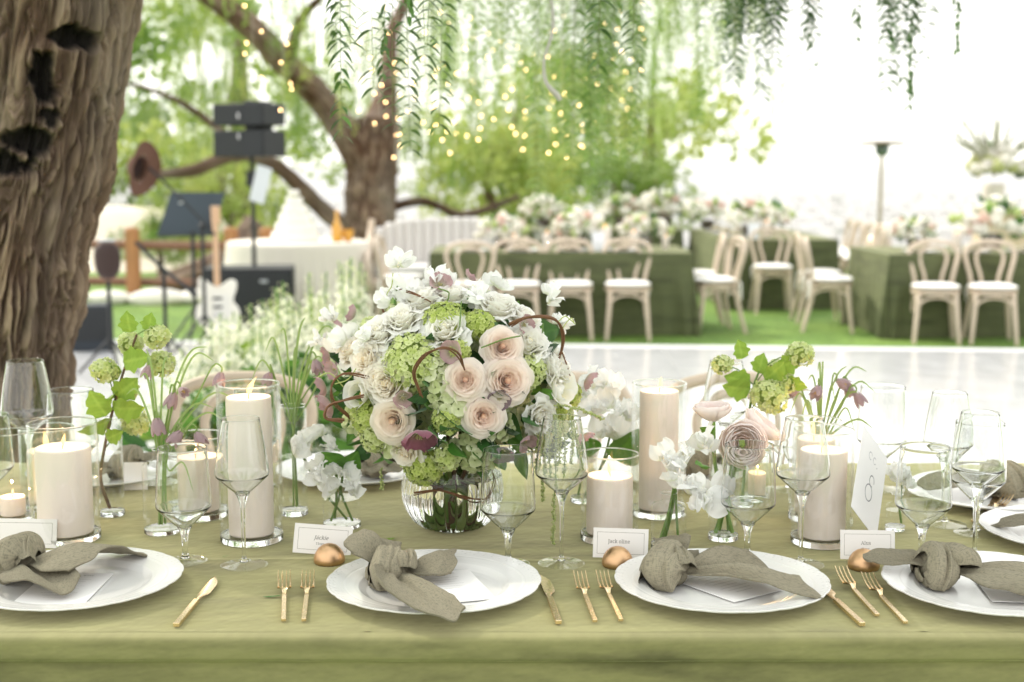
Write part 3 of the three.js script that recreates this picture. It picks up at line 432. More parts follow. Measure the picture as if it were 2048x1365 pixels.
napkin(1.07, -2.485, 'taupe linen napkin on the plate at the right table end', 0.036, 0, [[172, 0.16, 0.040, 0.022, 0.012, 0.4, 1, 0.9, 0.01, 0.6, 0.6, 0.6], [-40, 0.14, 0.05, 0.02, 0.01, 0.4, 1, 2, 0]], 59);
napkin(-0.30, -2.985, 'pale linen napkin rolled on the far plate left of the bouquet', 0.036, 0.9, [[-80, 0.115, 0.048, 0.026, 0.020, 0.7, 0.8, 2.8, 0, 2.2, 2.6], [150, 0.14, 0.05, 0.02, 0.01, 0.4, 1, 0.6, 0]], 61);
napkin(-0.86, -2.97, 'linen napkin on the far left plate, half hidden by green blossoms', 0.036, 0.4, [[20, 0.12, 0.05, 0.035, 0.03, 0.6, 1, 1.2, 0, 1, 1], [200, 0.13, 0.05, 0.02, 0.012, 0.4, 1, 0.6, 0]], 67);
napkin(0.42, -2.99, 'linen napkin on the far plate behind the tall right candle', 0.034, 0.1, [[10, 0.13, 0.05, 0.03, 0.02, 0.6, 1, 2.2, 0, 1, 1], [190, 0.13, 0.05, 0.02, 0.012, 0.4, 1, 0.6, 0]], 71);

// ---------------------------------------------------------------- cutlery
function forkGeo() {
  const P = [];
  P.push(box(0.0075, 0.0048, 0.128, 0, 0.0042, -0.064, 0.0008));                                    // handle, its end at the origin
  P.push(sheet(12, 18, (u, v) => { const z = -0.126 - v * 0.034, s = (u - 0.5) * 2, w = mix(0.0032, 0.0118, ss(0.1, 0.8, v)); const arch = 0.004 + 0.0075 * ss(0, 0.4, v) - 0.006 * ss(0.4, 1, v); return [s * w, arch + 0.0012 * s * s, z]; }));
  P.push(sheet(12, 18, (u, v) => { const z = -0.126 - v * 0.034, s = (0.5 - u) * 2, w = mix(0.0032, 0.0118, ss(0.1, 0.8, v)); const arch = 0.0022 + 0.0075 * ss(0, 0.4, v) - 0.006 * ss(0.4, 1, v); return [s * w, arch + 0.0012 * s * s, z]; }));
  return join(P);
}
function tineGeo(k) { const x = (k - 1.5) * 0.0064; const p = (v) => [x * (1 + 0.04 * v), 0.0052 + 0.0012 * abs(k - 1.5) + 0.013 * v * v, -0.158 - v * 0.052]; return tube([p(0), p(0.35), p(0.7), p(1)], (t) => mix(0.0019, 0.0009, t), { seg: 6, n: 10 }); }
const tineG = [0, 1, 2, 3].map(tineGeo), handleG = forkGeo();
function fork(x, z, dx, label) { const t = thing('dinner_fork', label, 'fork', [x, TOP + 0.0015, z], atan2(-dx, 1), 'gold forks left of the front plates'); obj('handle', handleG, goldMat, t); for (const g of tineG) obj('tine', g, goldMat, t); return t; }
fork(-0.350, -1.997, -0.16, 'gold fork farthest left, beside the fork under the first gold dome');
fork(-0.319, -1.997, -0.115, 'gold fork with its tines just below the left gold dome');
fork(0.127, -1.993, -0.065, 'left one of the two gold forks between the two middle plates');
fork(0.167, -1.997, -0.075, 'gold fork reaching up to the middle gold dome');
fork(0.566, -2.020, -0.03, 'gold fork lying between a knife and another fork left of the right front plate');
fork(0.600, -1.986, -0.02, 'gold fork nearest the rim of the right front plate');
function knife(x, z, dx, label) {
  const t = thing('dinner_knife', label, 'knife', [x, TOP + 0.0015, z], atan2(-dx, 1), 'gold knives right of the front plates');
  obj('handle', box(0.0095, 0.0068, 0.118, 0, 0.0042, -0.059, 0.0011), goldMat, t);
  const prof = (v) => v < 0.12 ? [-0.0036, 0.0036] : [-0.0042 - 0.0016 * ss(0.12, 0.3, v) + 0.006 * pow(max(0, (v - 0.82) / 0.18), 2), 0.0040 + 0.0085 * ss(0.12, 0.3, v) - 0.0165 * pow(max(0, (v - 0.55) / 0.45), 2.4)];
  obj('blade', [0, 1].map((q) => sheet(10, 30, (u, v) => { const [a, b] = prof(v), s = q ? 1 - u : u; return [mix(a, b, s), 0.0042 + (q ? -1 : 1) * (0.0004 + 0.0009 * sin(s * PI) * (1 - 0.6 * v)), -0.117 - v * 0.128]; })), goldMat, t);
}
knife(-0.509, -1.974, 0.03, 'gold knife with its whole blade showing, right of the left front plate');
knife(0.071, -1.986, -0.085, 'gold knife half under the right rim of the plate before the bouquet');
knife(0.532, -1.977, -0.11, 'gold knife half hidden under a plate, beside the right pair of forks');
knife(0.93, -2.60, 0.5, 'gold knife lying by the plate at the right table end');
fork(0.905, -2.585, 0.8, 'gold fork lying across behind the plate at the right table end');

// ---------------------------------------------------------------- place cards in gold domes, menus, table number
function canvasTex(w, h, draw) { const c = document.createElement('canvas'); c.width = w; c.height = h; const g = c.getContext('2d'); g.fillStyle = '#f4f1ee'; g.fillRect(0, 0, w, h); draw(g, w, h); const t = new THREE.CanvasTexture(c); t.colorSpace = THREE.SRGBColorSpace; t.anisotropy = 4; return t; }
const paperMat = std([0.86, 0.85, 0.84], 0.85);
function cardGeo(w, h, th = 0.0007) { const a = new THREE.PlaneGeometry(w, h).translate(0, h / 2, th / 2), b = new THREE.PlaneGeometry(w, h).rotateY(PI).translate(0, h / 2, -th / 2); return [a, join([b, box(w, th * 0.98, th * 0.9, 0, th / 2, 0, 0), box(w, th * 0.98, th * 0.9, 0, h - th / 2, 0, 0), box(th, h, th * 0.9, -w / 2 + th / 2, h / 2, 0, 0), box(th, h, th * 0.9, w / 2 - th / 2, h / 2, 0, 0)])]; }
function card(name, w, h, map, label, category, pos, rot, group) {
  const t = thing(name, label, category, pos, 0, group); t.rotation.set(...rot, 'YXZ'); const [f, b] = cardGeo(w, h);
  obj('printed_face', f, std([0.93, 0.925, 0.92], 0.8, { map }), t); obj('paper', b, paperMat, t); return t;
}
const frame = (g, w, h) => { g.strokeStyle = '#6b6258'; g.lineWidth = 2.2; g.strokeRect(w * 0.075, h * 0.14, w * 0.85, h * 0.72); };
const nameCard = (a, b, it) => canvasTex(512, 256, (g, w, h) => { frame(g, w, h); g.fillStyle = '#3b3630'; g.textAlign = 'center'; g.font = (it ? 'italic ' : '') + '44px serif'; g.fillText(a, w * 0.47, h * 0.50); g.font = '28px serif'; g.fillText(b, w * 0.46, h * 0.68); });
card('place_card', 0.104, 0.053, nameCard('Jáckie', '11ora', true), 'white place card reading a name, tilted behind the left gold dome', 'place card', [-0.343, TOP + 0.003, -2.362], [-0.16, 0.10, -0.10], 'place cards along the front row');
card('place_card', 0.098, 0.053, nameCard('Jack oline', 'liezi', false), 'white place card with two lines of writing behind the middle gold dome', 'place card', [0.193, TOP + 0.003, -2.338], [-0.16, -0.02, -0.03], 'place cards along the front row');
card('place_card', 0.096, 0.052, nameCard('Alus', '11gor', false), 'white place card standing before the table number, behind the right gold dome', 'place card', [0.632, TOP + 0.003, -2.330], [-0.16, -0.05, 0], 'place cards along the front row');
card('place_card', 0.112, 0.053, canvasTex(512, 256, frame), 'white place card mostly hidden behind the left front napkin', 'place card', [-0.892, TOP + 0.003, -2.405], [-0.16, 0.05, -0.03], 'place cards along the front row');
card('place_card', 0.05, 0.06, canvasTex(128, 128, () => {}), 'small blank back of a place card by the far left plate', 'place card', [-0.815, TOP + 0.002, -2.86], [-0.1, 0.1, 0]);
const domeG = lathe([[0.0, 0.0345], [0.006, 0.0341], [0.013, 0.0315], [0.0195, 0.0262], [0.0245, 0.0185], [0.0272, 0.0105], [0.0275, 0.0045], [0.0262, 0.001], [0.025, 0.0], [0.0, 0.0]], 48);
for (const [x, z, label] of [[-0.323, -2.318, 'satin gold dome holding the tilted place card, left of the three'], [0.185, -2.299, 'satin gold dome holding the place card left of the middle right plate'], [0.613, -2.284, 'bronze gold dome at right, holding the place card before the table number'], [-0.88, -2.35, 'gold dome card holder hidden behind the left front napkin']].slice(0, 3)) { const d = obj('card_holder', domeG, copperMat); d.position.set(x, TOP + 0.0008, z); tag(d, label, 'card holder', 'gold dome card holders'); }
{ // the table number: a tall card leaning back against the right candle glass, turned out of the upright
  const A = V(0.650, 1.003, -2.455), B = V(0.712, 0.927, -2.515), D0 = V(0.631, 0.856, -2.375);
  const x = B.clone().sub(A).normalize(), y = A.clone().sub(D0); y.addScaledVector(x, -y.dot(x)).normalize(); const n = x.clone().cross(y), W = 0.118, Hh = 0.176;
  const t = thing('table_number_card', 'tall white card with a large script 8 leaning by the right candle', 'table number', [0, 0, 0]);
  const o = A.clone().addScaledVector(y, -Hh).addScaledVector(x, W / 2); t.matrixAutoUpdate = true; t.position.copy(o); t.quaternion.setFromRotationMatrix(new THREE.Matrix4().makeBasis(x, y, n));
  const map = canvasTex(512, 768, (g, w, h) => { g.strokeStyle = '#8d8a92'; g.lineWidth = 5; g.beginPath(); g.ellipse(w * 0.40, h * 0.22, 30, 34, 0.3, 0.6, 5.6); g.stroke(); g.beginPath(); g.ellipse(w * 0.56, h * 0.22, 26, 30, 0.3, 0.2, 5.2); g.stroke(); g.fillStyle = '#55525a'; g.fillRect(w * 0.66, h * 0.26, 9, 9); g.lineWidth = 8; g.strokeStyle = '#6a666e'; g.beginPath(); g.ellipse(w * 0.50, h * 0.63, 62, 74, 0.25, 0, 2 * PI); g.stroke(); g.beginPath(); g.ellipse(w * 0.56, h * 0.47, 42, 50, 0.3, 0.9, 6.1); g.stroke(); });
  const [f, b] = cardGeo(W, Hh, 0.0009); obj('printed_face', f, std([0.93, 0.93, 0.95], 0.8, { map }), t); obj('paper', b, paperMat, t);
}
const menuTex = canvasTex(512, 720, (g, w, h) => { g.fillStyle = '#8a8780'; g.textAlign = 'center'; g.font = '30px serif'; g.fillText('DINNER  &  WINE', w / 2, 70); g.fillStyle = '#b5b2ab'; for (let i = 0; i < 9; i++) g.fillRect(w * (0.24 + 0.05 * (i % 3)), 150 + i * 52, w * (0.52 - 0.1 * (i % 3)), 4); });
function menu(x, z, turn, label) { const t = thing('menu_card', label, 'menu', [x, TOP + 0.0085, z], turn, 'menus under the napkins'); const [f, b] = cardGeo(0.115, 0.165, 0.0012); for (const g of [f, b]) g.translate(0, -0.0825, 0).rotateX(-PI / 2); obj('printed_face', f, std([0.93, 0.93, 0.935], 0.8, { map: menuTex }), t); obj('paper', b, paperMat, t); }
menu(-0.105, -2.155, 0.30, 'white menu card on the plate before the bouquet, partly under the napkin');
menu(0.352, -2.175, 0.62, 'white menu card on the middle right plate behind the napkin roll');
menu(0.83, -2.155, -0.10, 'thick white menu card on the right front plate beside the napkin knot');
menu(-0.735, -2.145, 0.0, 'white menu card on the left front plate between two napkin tails');
// ---------------------------------------------------------------- stemware
function stemware(kind, name, label, x, z, s = 1) {
  const t = thing(name, label, kind === 'wine' ? 'wine glass' : 'goblet', [x, TOP + 0.0012, z], 0, kind === 'wine' ? 'tall stemmed wine glasses' : 'short stemmed water goblets'); t.scale.setScalar(s);
  const [b, f, sh, ft] = glassGeo[kind], solid = z > -2.95; obj('bowl', solid ? sh : b, solid ? solidGlass : paneMat, t); obj('stem', f, solidGlass, t); obj('foot', ft, paneMat, t); obj('rim', glassRim[kind], solidGlass, t); return t;
}
const glassGeo = {}, glassRim = {};
for (const [k, h, rr, kr, kh, vb, fr, sr] of [['wine', 0.262, 0.0325, 0.0470, 0.164, 0.122, 0.0415, 0.0036], ['water', 0.206, 0.0425, 0.0490, 0.102, 0.055, 0.0385, 0.0052]]) {
  const bowl = [[0.006, vb + 0.0045]];
  for (let i = 1; i <= 10; i++) { const q = i / 10; bowl.push([mix(0.006, kr - 0.0012, pow(q, 0.92)), mix(vb + 0.0045, kh - 0.003, pow(q, 1.06))]); }
  bowl.push([kr - 0.0003, kh], [kr - 0.0001, kh + 0.004]);
  for (let i = 1; i <= 14; i++) { const q = i / 14; bowl.push([mix(kr - 0.0002, rr, pow(q, 1.25)), mix(kh + 0.004, h, q)]); }
  const st = [[0, vb + 0.006], [0.0085, vb + 0.0078], [0.0125, vb + 0.0098], [0.0135, vb + 0.0092], [0.0095, vb + 0.0015], [0.0062, vb - 0.008], [sr + 0.0006, vb - 0.02], [sr, vb * 0.55], [sr, 0.018], [sr + 0.001, 0.011], [sr + 0.004, 0.007], [fr * 0.5, 0.0042], [fr * 0.9, 0.0022], [fr, 0.0016], [fr, 0.0008], [fr * 0.93, 0], [0, 0]];
  const inn = bowl.slice().reverse().map(([r, y]) => [max(0.0005, r - 0.0011), y + (y < kh ? 0.0012 : 0)]);
  glassGeo[k] = [lathe(bowl, 56), outward(lathe([...st.slice(0, 11), [0, 0.0065]], 48)), outward(lathe([...bowl, [rr - 0.0005, h + 0.0004], ...inn], 64)), lathe(st.slice(10, 16), 48)]; glassRim[k] = new THREE.TorusGeometry(rr, 0.0006, 6, 56).rotateX(PI / 2).translate(0, h, 0);
}
stemware('water', 'water_goblet', 'clear water goblet right of the left front plate, before the small pillar candle', -0.579, -2.324);
stemware('wine', 'wine_glass', 'tall wine glass standing in front of the tall left candle', -0.470, -2.300);
stemware('water', 'water_goblet', 'water goblet in front of the right side of the bouquet vase', -0.007, -2.306);
stemware('wine', 'wine_glass', 'tall wine glass with hanging green tassels behind it, right of the bouquet', 0.087, -2.309);
stemware('water', 'water_goblet', 'water goblet in front of the pink ranunculus stems', 0.421, -2.349);
stemware('wine', 'wine_glass', 'tall wine glass in front of the right pillar candle', 0.507, -2.303);
stemware('water', 'water_goblet', 'water goblet behind the narrow napkin tail of the right front plate', 0.728, -2.333);
stemware('wine', 'wine_glass', 'wine glass nearest the right edge, behind the right front plate', 0.831, -2.358);
stemware('water', 'water_goblet', 'water goblet behind the rightmost wine glass', 0.885, -2.509, 1.05);
stemware('wine', 'wine_glass', 'wine glass in the far row at right, in front of the grey-green napkin', 0.847, -2.575, 1.0);
stemware('wine', 'wine_glass', 'wine glass standing tall before the tree trunk at the far left', -1.01, -2.77, 1.13);
stemware('water', 'water_goblet', 'water goblet in the far row between the trunk and the green blossoms', -0.935, -2.82, 1.1);
stemware('water', 'water_goblet', 'water goblet cut by the left edge of the photo', -1.045, -2.64, 1.0);
stemware('wine', 'wine_glass', 'wine glass in the far row before the right chair hoop', 0.465, -2.90, 1.06);
stemware('water', 'water_goblet', 'water goblet in the far row behind the pink ranunculus', 0.60, -2.86, 1.06);
stemware('water', 'water_goblet', 'pale goblet in the far row right of the table number', 0.80, -2.87, 1.1);
stemware('water', 'water_goblet', 'water goblet in the far row behind the tall left candle', -0.56, -2.90, 1.05);

// ---------------------------------------------------------------- candles in glass cylinders
function flameGeo(h, lean) { return sheet(14, 16, (u, v) => { const a = u * 2 * PI, r = h * 0.155 * pow(sin(PI * pow(v, 0.62)), 1.1) + 0.00005; return [cos(a) * r + lean * h * v * v, v * h, sin(a) * r]; }, { closeU: true }); }
function hurricane(x, z, gr, gh, cr, ch, label, clabel, lean = 0, fh = 0.022) {
  const w = 0.0028, t = thing('glass_cylinder', label, 'candle glass', [x, TOP + 0.001, z], 0, 'glass cylinders round the pillar candles');
  obj('wall', [lathe([[gr, 0.012], [gr, gh]], 64), lathe([[gr - w, 0.012], [gr - w, gh]], 64)], paneMat, t);
  obj('rim', new THREE.TorusGeometry(gr - w / 2, w * 0.52, 8, 64).rotateX(PI / 2).translate(0, gh, 0), solidGlass, t);
  obj('base', outward(lathe([[0, 0.0125], [gr - w - 0.004, 0.0125], [gr - w, 0.014], [gr - 0.0003, 0.0142], [gr, 0.0125], [gr, 0.003], [gr - 0.003, 0], [0, 0.0008]], 64)), solidGlass, t);
  const c = thing('pillar_candle', clabel, 'candle', [x, TOP + 0.0145, z], 0, 'blush pillar candles'); ch -= 0.0145;
  obj('wax', lathe([[0, ch - 0.0062], [cr * 0.5, ch - 0.0062], [cr * 0.80, ch - 0.0042], [cr * 0.9, ch - 0.0008], [cr * 0.955, ch], [cr * 0.99, ch - 0.0012], [cr, ch - 0.004], [cr, ch * 0.5], [cr, 0.003], [cr - 0.002, 0], [0, 0]], 56), waxMat, c);
  obj('wick', tube([[0, ch - 0.007, 0], [0.0004, ch + 0.001, 0], [0.0016 * (lean > 0 ? 1 : -1), ch + 0.0065, 0]], 0.0009, { seg: 6 }), wickMat, c);
  const f = obj('flame', flameGeo(fh, lean), flameMat, c); f.position.set(0.0012 * (lean > 0 ? 1 : -1), ch + 0.0035, 0);
  const l = new THREE.PointLight(new THREE.Color(1, 0.6, 0.25), 0.012, 1.5); l.name = 'candle_light'; l.position.set(0, ch + 0.012, 0); l.castShadow = true; l.shadow.radius = 0.12; c.add(l);
}
hurricane(-0.838, -2.471, 0.063, 0.222, 0.0505, 0.178, 'glass cylinder round the wide pillar candle at the left', 'wide pillar candle in a glass cylinder at the left', 0.2);
hurricane(-0.628, -2.644, 0.059, 0.165, 0.0415, 0.124, 'glass cylinder behind the left water goblet', 'short pillar candle behind the left water goblet', 0.05, 0.018);
hurricane(-0.488, -2.464, 0.0585, 0.297, 0.0418, 0.274, 'tall glass cylinder left of the bouquet', 'tall pillar candle left of the bouquet with a leaning flame', 0.45, 0.034);
hurricane(0.183, -2.471, 0.0545, 0.164, 0.0435, 0.124, 'short glass cylinder behind the middle place card', 'short pillar candle behind the middle place card', -0.15, 0.022);
hurricane(0.294, -2.656, 0.0545, 0.268, 0.0390, 0.254, 'tallest glass cylinder right of the bouquet', 'tall pillar candle right of the bouquet', 0.1, 0.024);
hurricane(0.576, -2.447, 0.0565, 0.214, 0.0432, 0.178, 'glass cylinder behind the right place card', 'pillar candle beside the table number', 0.05, 0.026);
hurricane(-0.985, -2.60, 0.041, 0.18, 0.0245, 0.052, 'narrow glass cylinder with a small votive at the left edge', 'small votive candle in a tall glass at the left edge', 0.05, 0.012);
hurricane(0.517, -2.768, 0.031, 0.10, 0.0225, 0.062, 'small glass cup with a votive behind the right water goblet', 'small votive candle behind the right water goblet', 0, 0.010);
hurricane(-0.955, -2.72, 0.055, 0.165, 0.040, 0.12, 'glass cylinder behind the left pillar candle', 'pillar candle hidden behind the left one, orange flame showing', -0.1, 0.036);
hurricane(0.60, -2.62, 0.05, 0.20, 0.038, 0.165, 'glass cylinder behind the right pillar candle', 'pillar candle behind the one beside the table number', 0, 0.03);
// ---------------------------------------------------------------- flowers: petals, heads, leaves
const petalMat = std([1, 1, 1], 1, { vertexColors: true, transmission: 0.42, thickness: 0 });
const leafMat = std([1, 1, 1], 1, { vertexColors: true, transmission: 0.28, thickness: 0 });
const glossLeafMat = std([1, 1, 1], 0.42, { vertexColors: true });
const stemMat = std([0.13, 0.22, 0.045], 0.6), twigMat = std([0.145, 0.062, 0.024], 0.7), brownStemMat = std([0.12, 0.07, 0.04], 0.75);
// a petal wrapped round the flower's axis: radius runs rb -> rm -> rt while it rises to h
function wrap(a0, span, rb, rm, rt, h, { curl = 0, ruf = 0, ph = 0, y0 = 0, nu = 10, nv = 9, ca, cb, tip = 0.2, droop = 0 } = {}) {
  return sheet(nu, nv, (u, v) => {
    const s = u * 2 - 1, wv = mix(0.5, 1, ss(0, 0.55, v)), a = a0 + s * span * 0.5 * wv, vv = v * (1 - tip * s * s * s * s - 0.06 * tip * 5 * s * s);
    let r = (1 - vv) * (1 - vv) * rb + 2 * vv * (1 - vv) * rm * 1.15 + vv * vv * rt; const e = ss(0.62, 1, v);
    r += curl * e * e + ruf * e * sin(s * 5 + ph) + ruf * 0.6 * e * sin(s * 11 + ph * 2);
    const y = y0 + h * (1 - pow(1 - vv, 1.35)) - droop * curl * e * e + ruf * 0.8 * e * cos(s * 6 + ph * 1.7);
    return [cos(a) * r, y, sin(a) * r];
  }, { color: (u, v) => c3(ca, cb, ss(0.35, 1.0, v)) });
}
function roseGeo(Rr, { n = 44, ca = [0.93, 0.64, 0.48], cb = [0.93, 0.77, 0.67], cc = [0.94, 0.86, 0.80], ruf = 0.02, open = 1, sd = 1 } = {}) {
  seed(sd * 977 + 5); const L = [];
  for (let i = 0; i < n; i++) {
    const t = i / (n - 1), k = 1 + 0.07 * rn(), outer = ss(0.62, 1, t);
    L.push(wrap(i * 2.4 + R(-0.25, 0.25), mix(2.6, 1.75, t) + R(-0.2, 0.2), Rr * mix(0.02, 0.14, t), Rr * mix(0.06, 0.76, pow(t, 1.0)) * k, Rr * mix(0.05, 0.90 * open, pow(t, 1.15)) * k, Rr * (0.90 + 0.09 * sin(PI * pow(t, 0.7)) - 0.10 * t + R(-0.03, 0.03)) * (1 - 0.26 * outer),
      { curl: Rr * (0.035 + 0.19 * t * t * open) * k, droop: 0.15 + 0.55 * outer, ruf: Rr * ruf * (0.6 + t), ph: R(0, 6), ca: c3(ca, cc, t * 0.7), cb: c3(cb, cc, min(1, t * 1.3)), tip: mix(0.1, 0.24, t), y0: -Rr * 0.04 * t }));
  }
  L.push(paint(ball(Rr * 0.15, 0, Rr * 0.74, 0, 10, 8), ca)); return join(L);
}
const whiteGeo = (Rr, sd) => roseGeo(Rr, { n: 32, ca: [0.93, 0.88, 0.66], cb: [0.94, 0.93, 0.88], cc: [0.945, 0.94, 0.92], ruf: 0.055, open: 1.0, sd });
const creamGeo = (Rr, sd) => roseGeo(Rr, { n: 28, ca: [0.93, 0.78, 0.52], cb: [0.94, 0.89, 0.79], cc: [0.945, 0.92, 0.86], ruf: 0.04, open: 0.98, sd });
function ranunculusGeo(Rr, sd, side = 0) {
  seed(sd * 131); const L = [], n = 40;
  for (let i = 0; i < n; i++) { const t = i / (n - 1), k = 1 + 0.05 * rn(); L.push(wrap(i * 2.4 + R(-0.4, 0.4), mix(2.0, 1.6, t), Rr * mix(0.05, 0.25, t), Rr * mix(0.15, 1.02, pow(t, 0.8)) * k, Rr * mix(0.10, side ? 1.0 : 0.90, pow(t, 0.9)) * k, Rr * (0.46 + 0.46 * sin(PI * 0.62 * t)) * (1 - 0.18 * ss(0.8, 1, t)), { curl: Rr * (0.012 + 0.06 * ss(0.75, 1, t)), droop: 0.4, ruf: Rr * 0.022, ph: R(0, 6), ca: c3([0.90, 0.80, 0.68], [0.94, 0.84, 0.80], t), cb: c3([0.94, 0.73, 0.69], [0.945, 0.88, 0.86], ss(0.05, 0.5, t)), tip: 0.12, nv: 7 })); }
  L.push(paint(ball(Rr * 0.14, 0, Rr * 0.42, 0, 10, 8), [0.35, 0.48, 0.10]));
  return join(L);
}
function tulipGeo(Rr, sd) { seed(sd * 71); const L = []; for (let i = 0; i < 7; i++) L.push(wrap(i * 2.4, 1.9, Rr * 0.1, Rr * (0.75 + 0.03 * i), Rr * (0.62 + 0.06 * i), Rr * 1.35, { curl: Rr * 0.05 * i, ruf: Rr * 0.03, ph: R(0, 6), ca: [0.84, 0.84, 0.66], cb: [0.90, 0.895, 0.87], nv: 12 })); L.push(paint(ball(Rr * 0.2, 0, Rr * 0.6, 0, 8, 8), [0.80, 0.52, 0.10])); return join(L); }
const floretGeo = (np, rf, ca, cb, sd) => { seed(sd); const L = []; for (let i = 0; i < np; i++) { const a = i / np * 2 * PI + R(-0.1, 0.1), w = rf * (np > 4 ? 0.56 : 0.70); L.push(sheet(3, 3, (u, v) => { const s = u * 2 - 1, q = rf * (0.12 + 0.88 * v), ww = w * sin(PI * clamp(v * 0.72 + 0.12)) * s; return [cos(a) * q - sin(a) * ww, rf * (0.10 + 0.35 * v * v - 0.18 * s * s * v + 0.1 * sin(i * 3)), sin(a) * q + cos(a) * ww]; }, { color: (u, v) => c3(ca, cb, v) })); } return join(L); };
function headGeo(Rr, rf, np, dens, cA, cB, sd, flat = 0.85) {   // a rounded head of many florets
  seed(sd * 37 + 3); const N = Math.round(dens * (Rr / rf) * (Rr / rf)), V4 = [0, 1, 2, 3].map((k) => floretGeo(np, rf, c3(cA, cB, 0.1 + 0.15 * k), c3(cA, cB, 0.35 + 0.22 * k), sd * 10 + k)), L = [];
  for (let i = 0; i < N; i++) { const y = 1 - (i + 0.5) / N * 1.78, rr = sqrt(1 - y * y), a = i * 2.39996 + R(-0.2, 0.2), k = Rr * (0.86 + 0.16 * fbm(rr * cos(a) * 3 + sd, y * 3, rr * sin(a) * 3, 2) + R(-0.03, 0.05)), n = [rr * cos(a), y, rr * sin(a)]; L.push(put(V4[floor(rnd() * 4)], [n[0] * k, (n[1] * flat + 0.15) * k, n[2] * k], [n[0] + R(-0.5, 0.5), n[1] + R(-0.3, 0.5), n[2] + R(-0.5, 0.5)], R(0, 6), R(0.75, 1.2))); }
  L.push(paint(warp(ball(Rr * 0.80, 0, 0, 0, 14, 10), (x, y, z) => [x, y * flat + Rr * 0.12, z]), c3([0.16, 0.26, 0.03], cA, 0.45)));
  return join(L);
}
const vibGeo = (Rr, sd) => headGeo(Rr, 0.0052, 5, 4.6, [0.42, 0.54, 0.075], [0.70, 0.76, 0.30], sd);
const vibPaleGeo = (Rr, sd) => headGeo(Rr, 0.0068, 5, 4.4, [0.52, 0.62, 0.16], [0.76, 0.80, 0.46], sd);
const hydGeo = (Rr, sd) => headGeo(Rr, 0.0125, 4, 4.2, [0.60, 0.68, 0.30], [0.82, 0.84, 0.62], sd);
function peaGeo(Rr, sd) {   // ruffled sweet pea florets, white
  seed(sd * 19 + 2); const L = [], W = [0.945, 0.945, 0.93], G = [0.80, 0.83, 0.66];
  const nf = 3;
  for (let f = 0; f < nf; f++) {
    const tilt = [R(-0.8, 0.8), 1 + R(-0.3, 0.3), R(-0.8, 0.8)], at = [R(-0.6, 0.6) * Rr, R(-0.5, 0.4) * Rr, R(-0.5, 0.5) * Rr], F = [];
    const ban = (w, h, back, ruf, ph) => sheet(16, 9, (u, v) => { const s = u * 2 - 1, wv = sin(PI * (0.14 + 0.60 * v)), e = v * v; return [s * w * wv, h * v * (1 - 0.18 * s * s * s * s) + ruf * e * cos(s * 8 + ph), -back * v * v + 0.35 * w * s * s * v * (back > 0 ? -1 : 1) + ruf * e * sin(s * 9 + ph) + ruf * 0.5 * e * sin(s * 17 + ph)]; }, { color: (u, v) => c3(G, W, ss(0, 0.3, v)) });
    F.push(ban(Rr * 1.0, Rr * 1.25, Rr * 0.5, Rr * 0.10, R(0, 6)));
    F.push(ban(Rr * 0.55, Rr * 0.85, -Rr * 0.32, Rr * 0.07, R(0, 6)).rotateY(0.5), ban(Rr * 0.5, Rr * 0.8, -Rr * 0.28, Rr * 0.07, R(0, 6)).rotateY(-0.6));
    L.push(put(join(F), at, tilt, R(0, 6), R(0.8, 1.1)));
  }
  return join(L);
}
function hellGeo(Rr, sd, tone) {
  seed(sd * 53 + 1); const L = [], tones = [[[0.28, 0.24, 0.14], [0.33, 0.12, 0.17], [0.20, 0.055, 0.095]], [[0.40, 0.38, 0.26], [0.56, 0.40, 0.40], [0.44, 0.25, 0.29]], [[0.34, 0.36, 0.22], [0.30, 0.22, 0.25], [0.16, 0.10, 0.13]]][tone];
  for (let i = 0; i < 5; i++) L.push(sheet(9, 9, (u, v) => { const s = u * 2 - 1, a = i * 1.2566 + s * 0.66 * (0.35 + 0.65 * sin(PI * (0.1 + 0.68 * v))) * 1.1, q = sin(v * 1.45), r = Rr * (0.08 + 0.92 * q) * (1 - 0.10 * s * s * v); return [cos(a) * r, Rr * (0.10 + 0.78 * (1 - cos(v * 1.5)) + 0.07 * s * s * v + 0.05 * sin(s * 6 + i) * v - 0.2 * ss(0.8, 1, v) * (1 - s * s)), sin(a) * r]; }, { color: (u, v) => { const s = abs(u * 2 - 1), vein = 0.5 + 0.5 * sin(s * 24); return c3(c3(tones[0], tones[1], ss(0.05, 0.6, v)), tones[2], 0.55 * ss(0.5, 1, v) + 0.18 * vein * v); } }));
  for (let i = 0; i < 22; i++) { const a = R(0, 6.3), r = R(0.05, 0.22) * Rr; L.push(paint(tube([[cos(a) * r * 0.4, Rr * 0.12, sin(a) * r * 0.4], [cos(a) * r, Rr * R(0.32, 0.5), sin(a) * r]], Rr * 0.018, { seg: 4 }), [0.70, 0.68, 0.36])); }
  return join(L);
}
const greens = [[[0.022, 0.075, 0.014], [0.045, 0.13, 0.03]], [[0.04, 0.13, 0.014], [0.085, 0.23, 0.035]], [[0.07, 0.20, 0.02], [0.16, 0.34, 0.05]], [[0.05, 0.10, 0.05], [0.11, 0.17, 0.10]], [[0.20, 0.34, 0.03], [0.36, 0.52, 0.09]]];
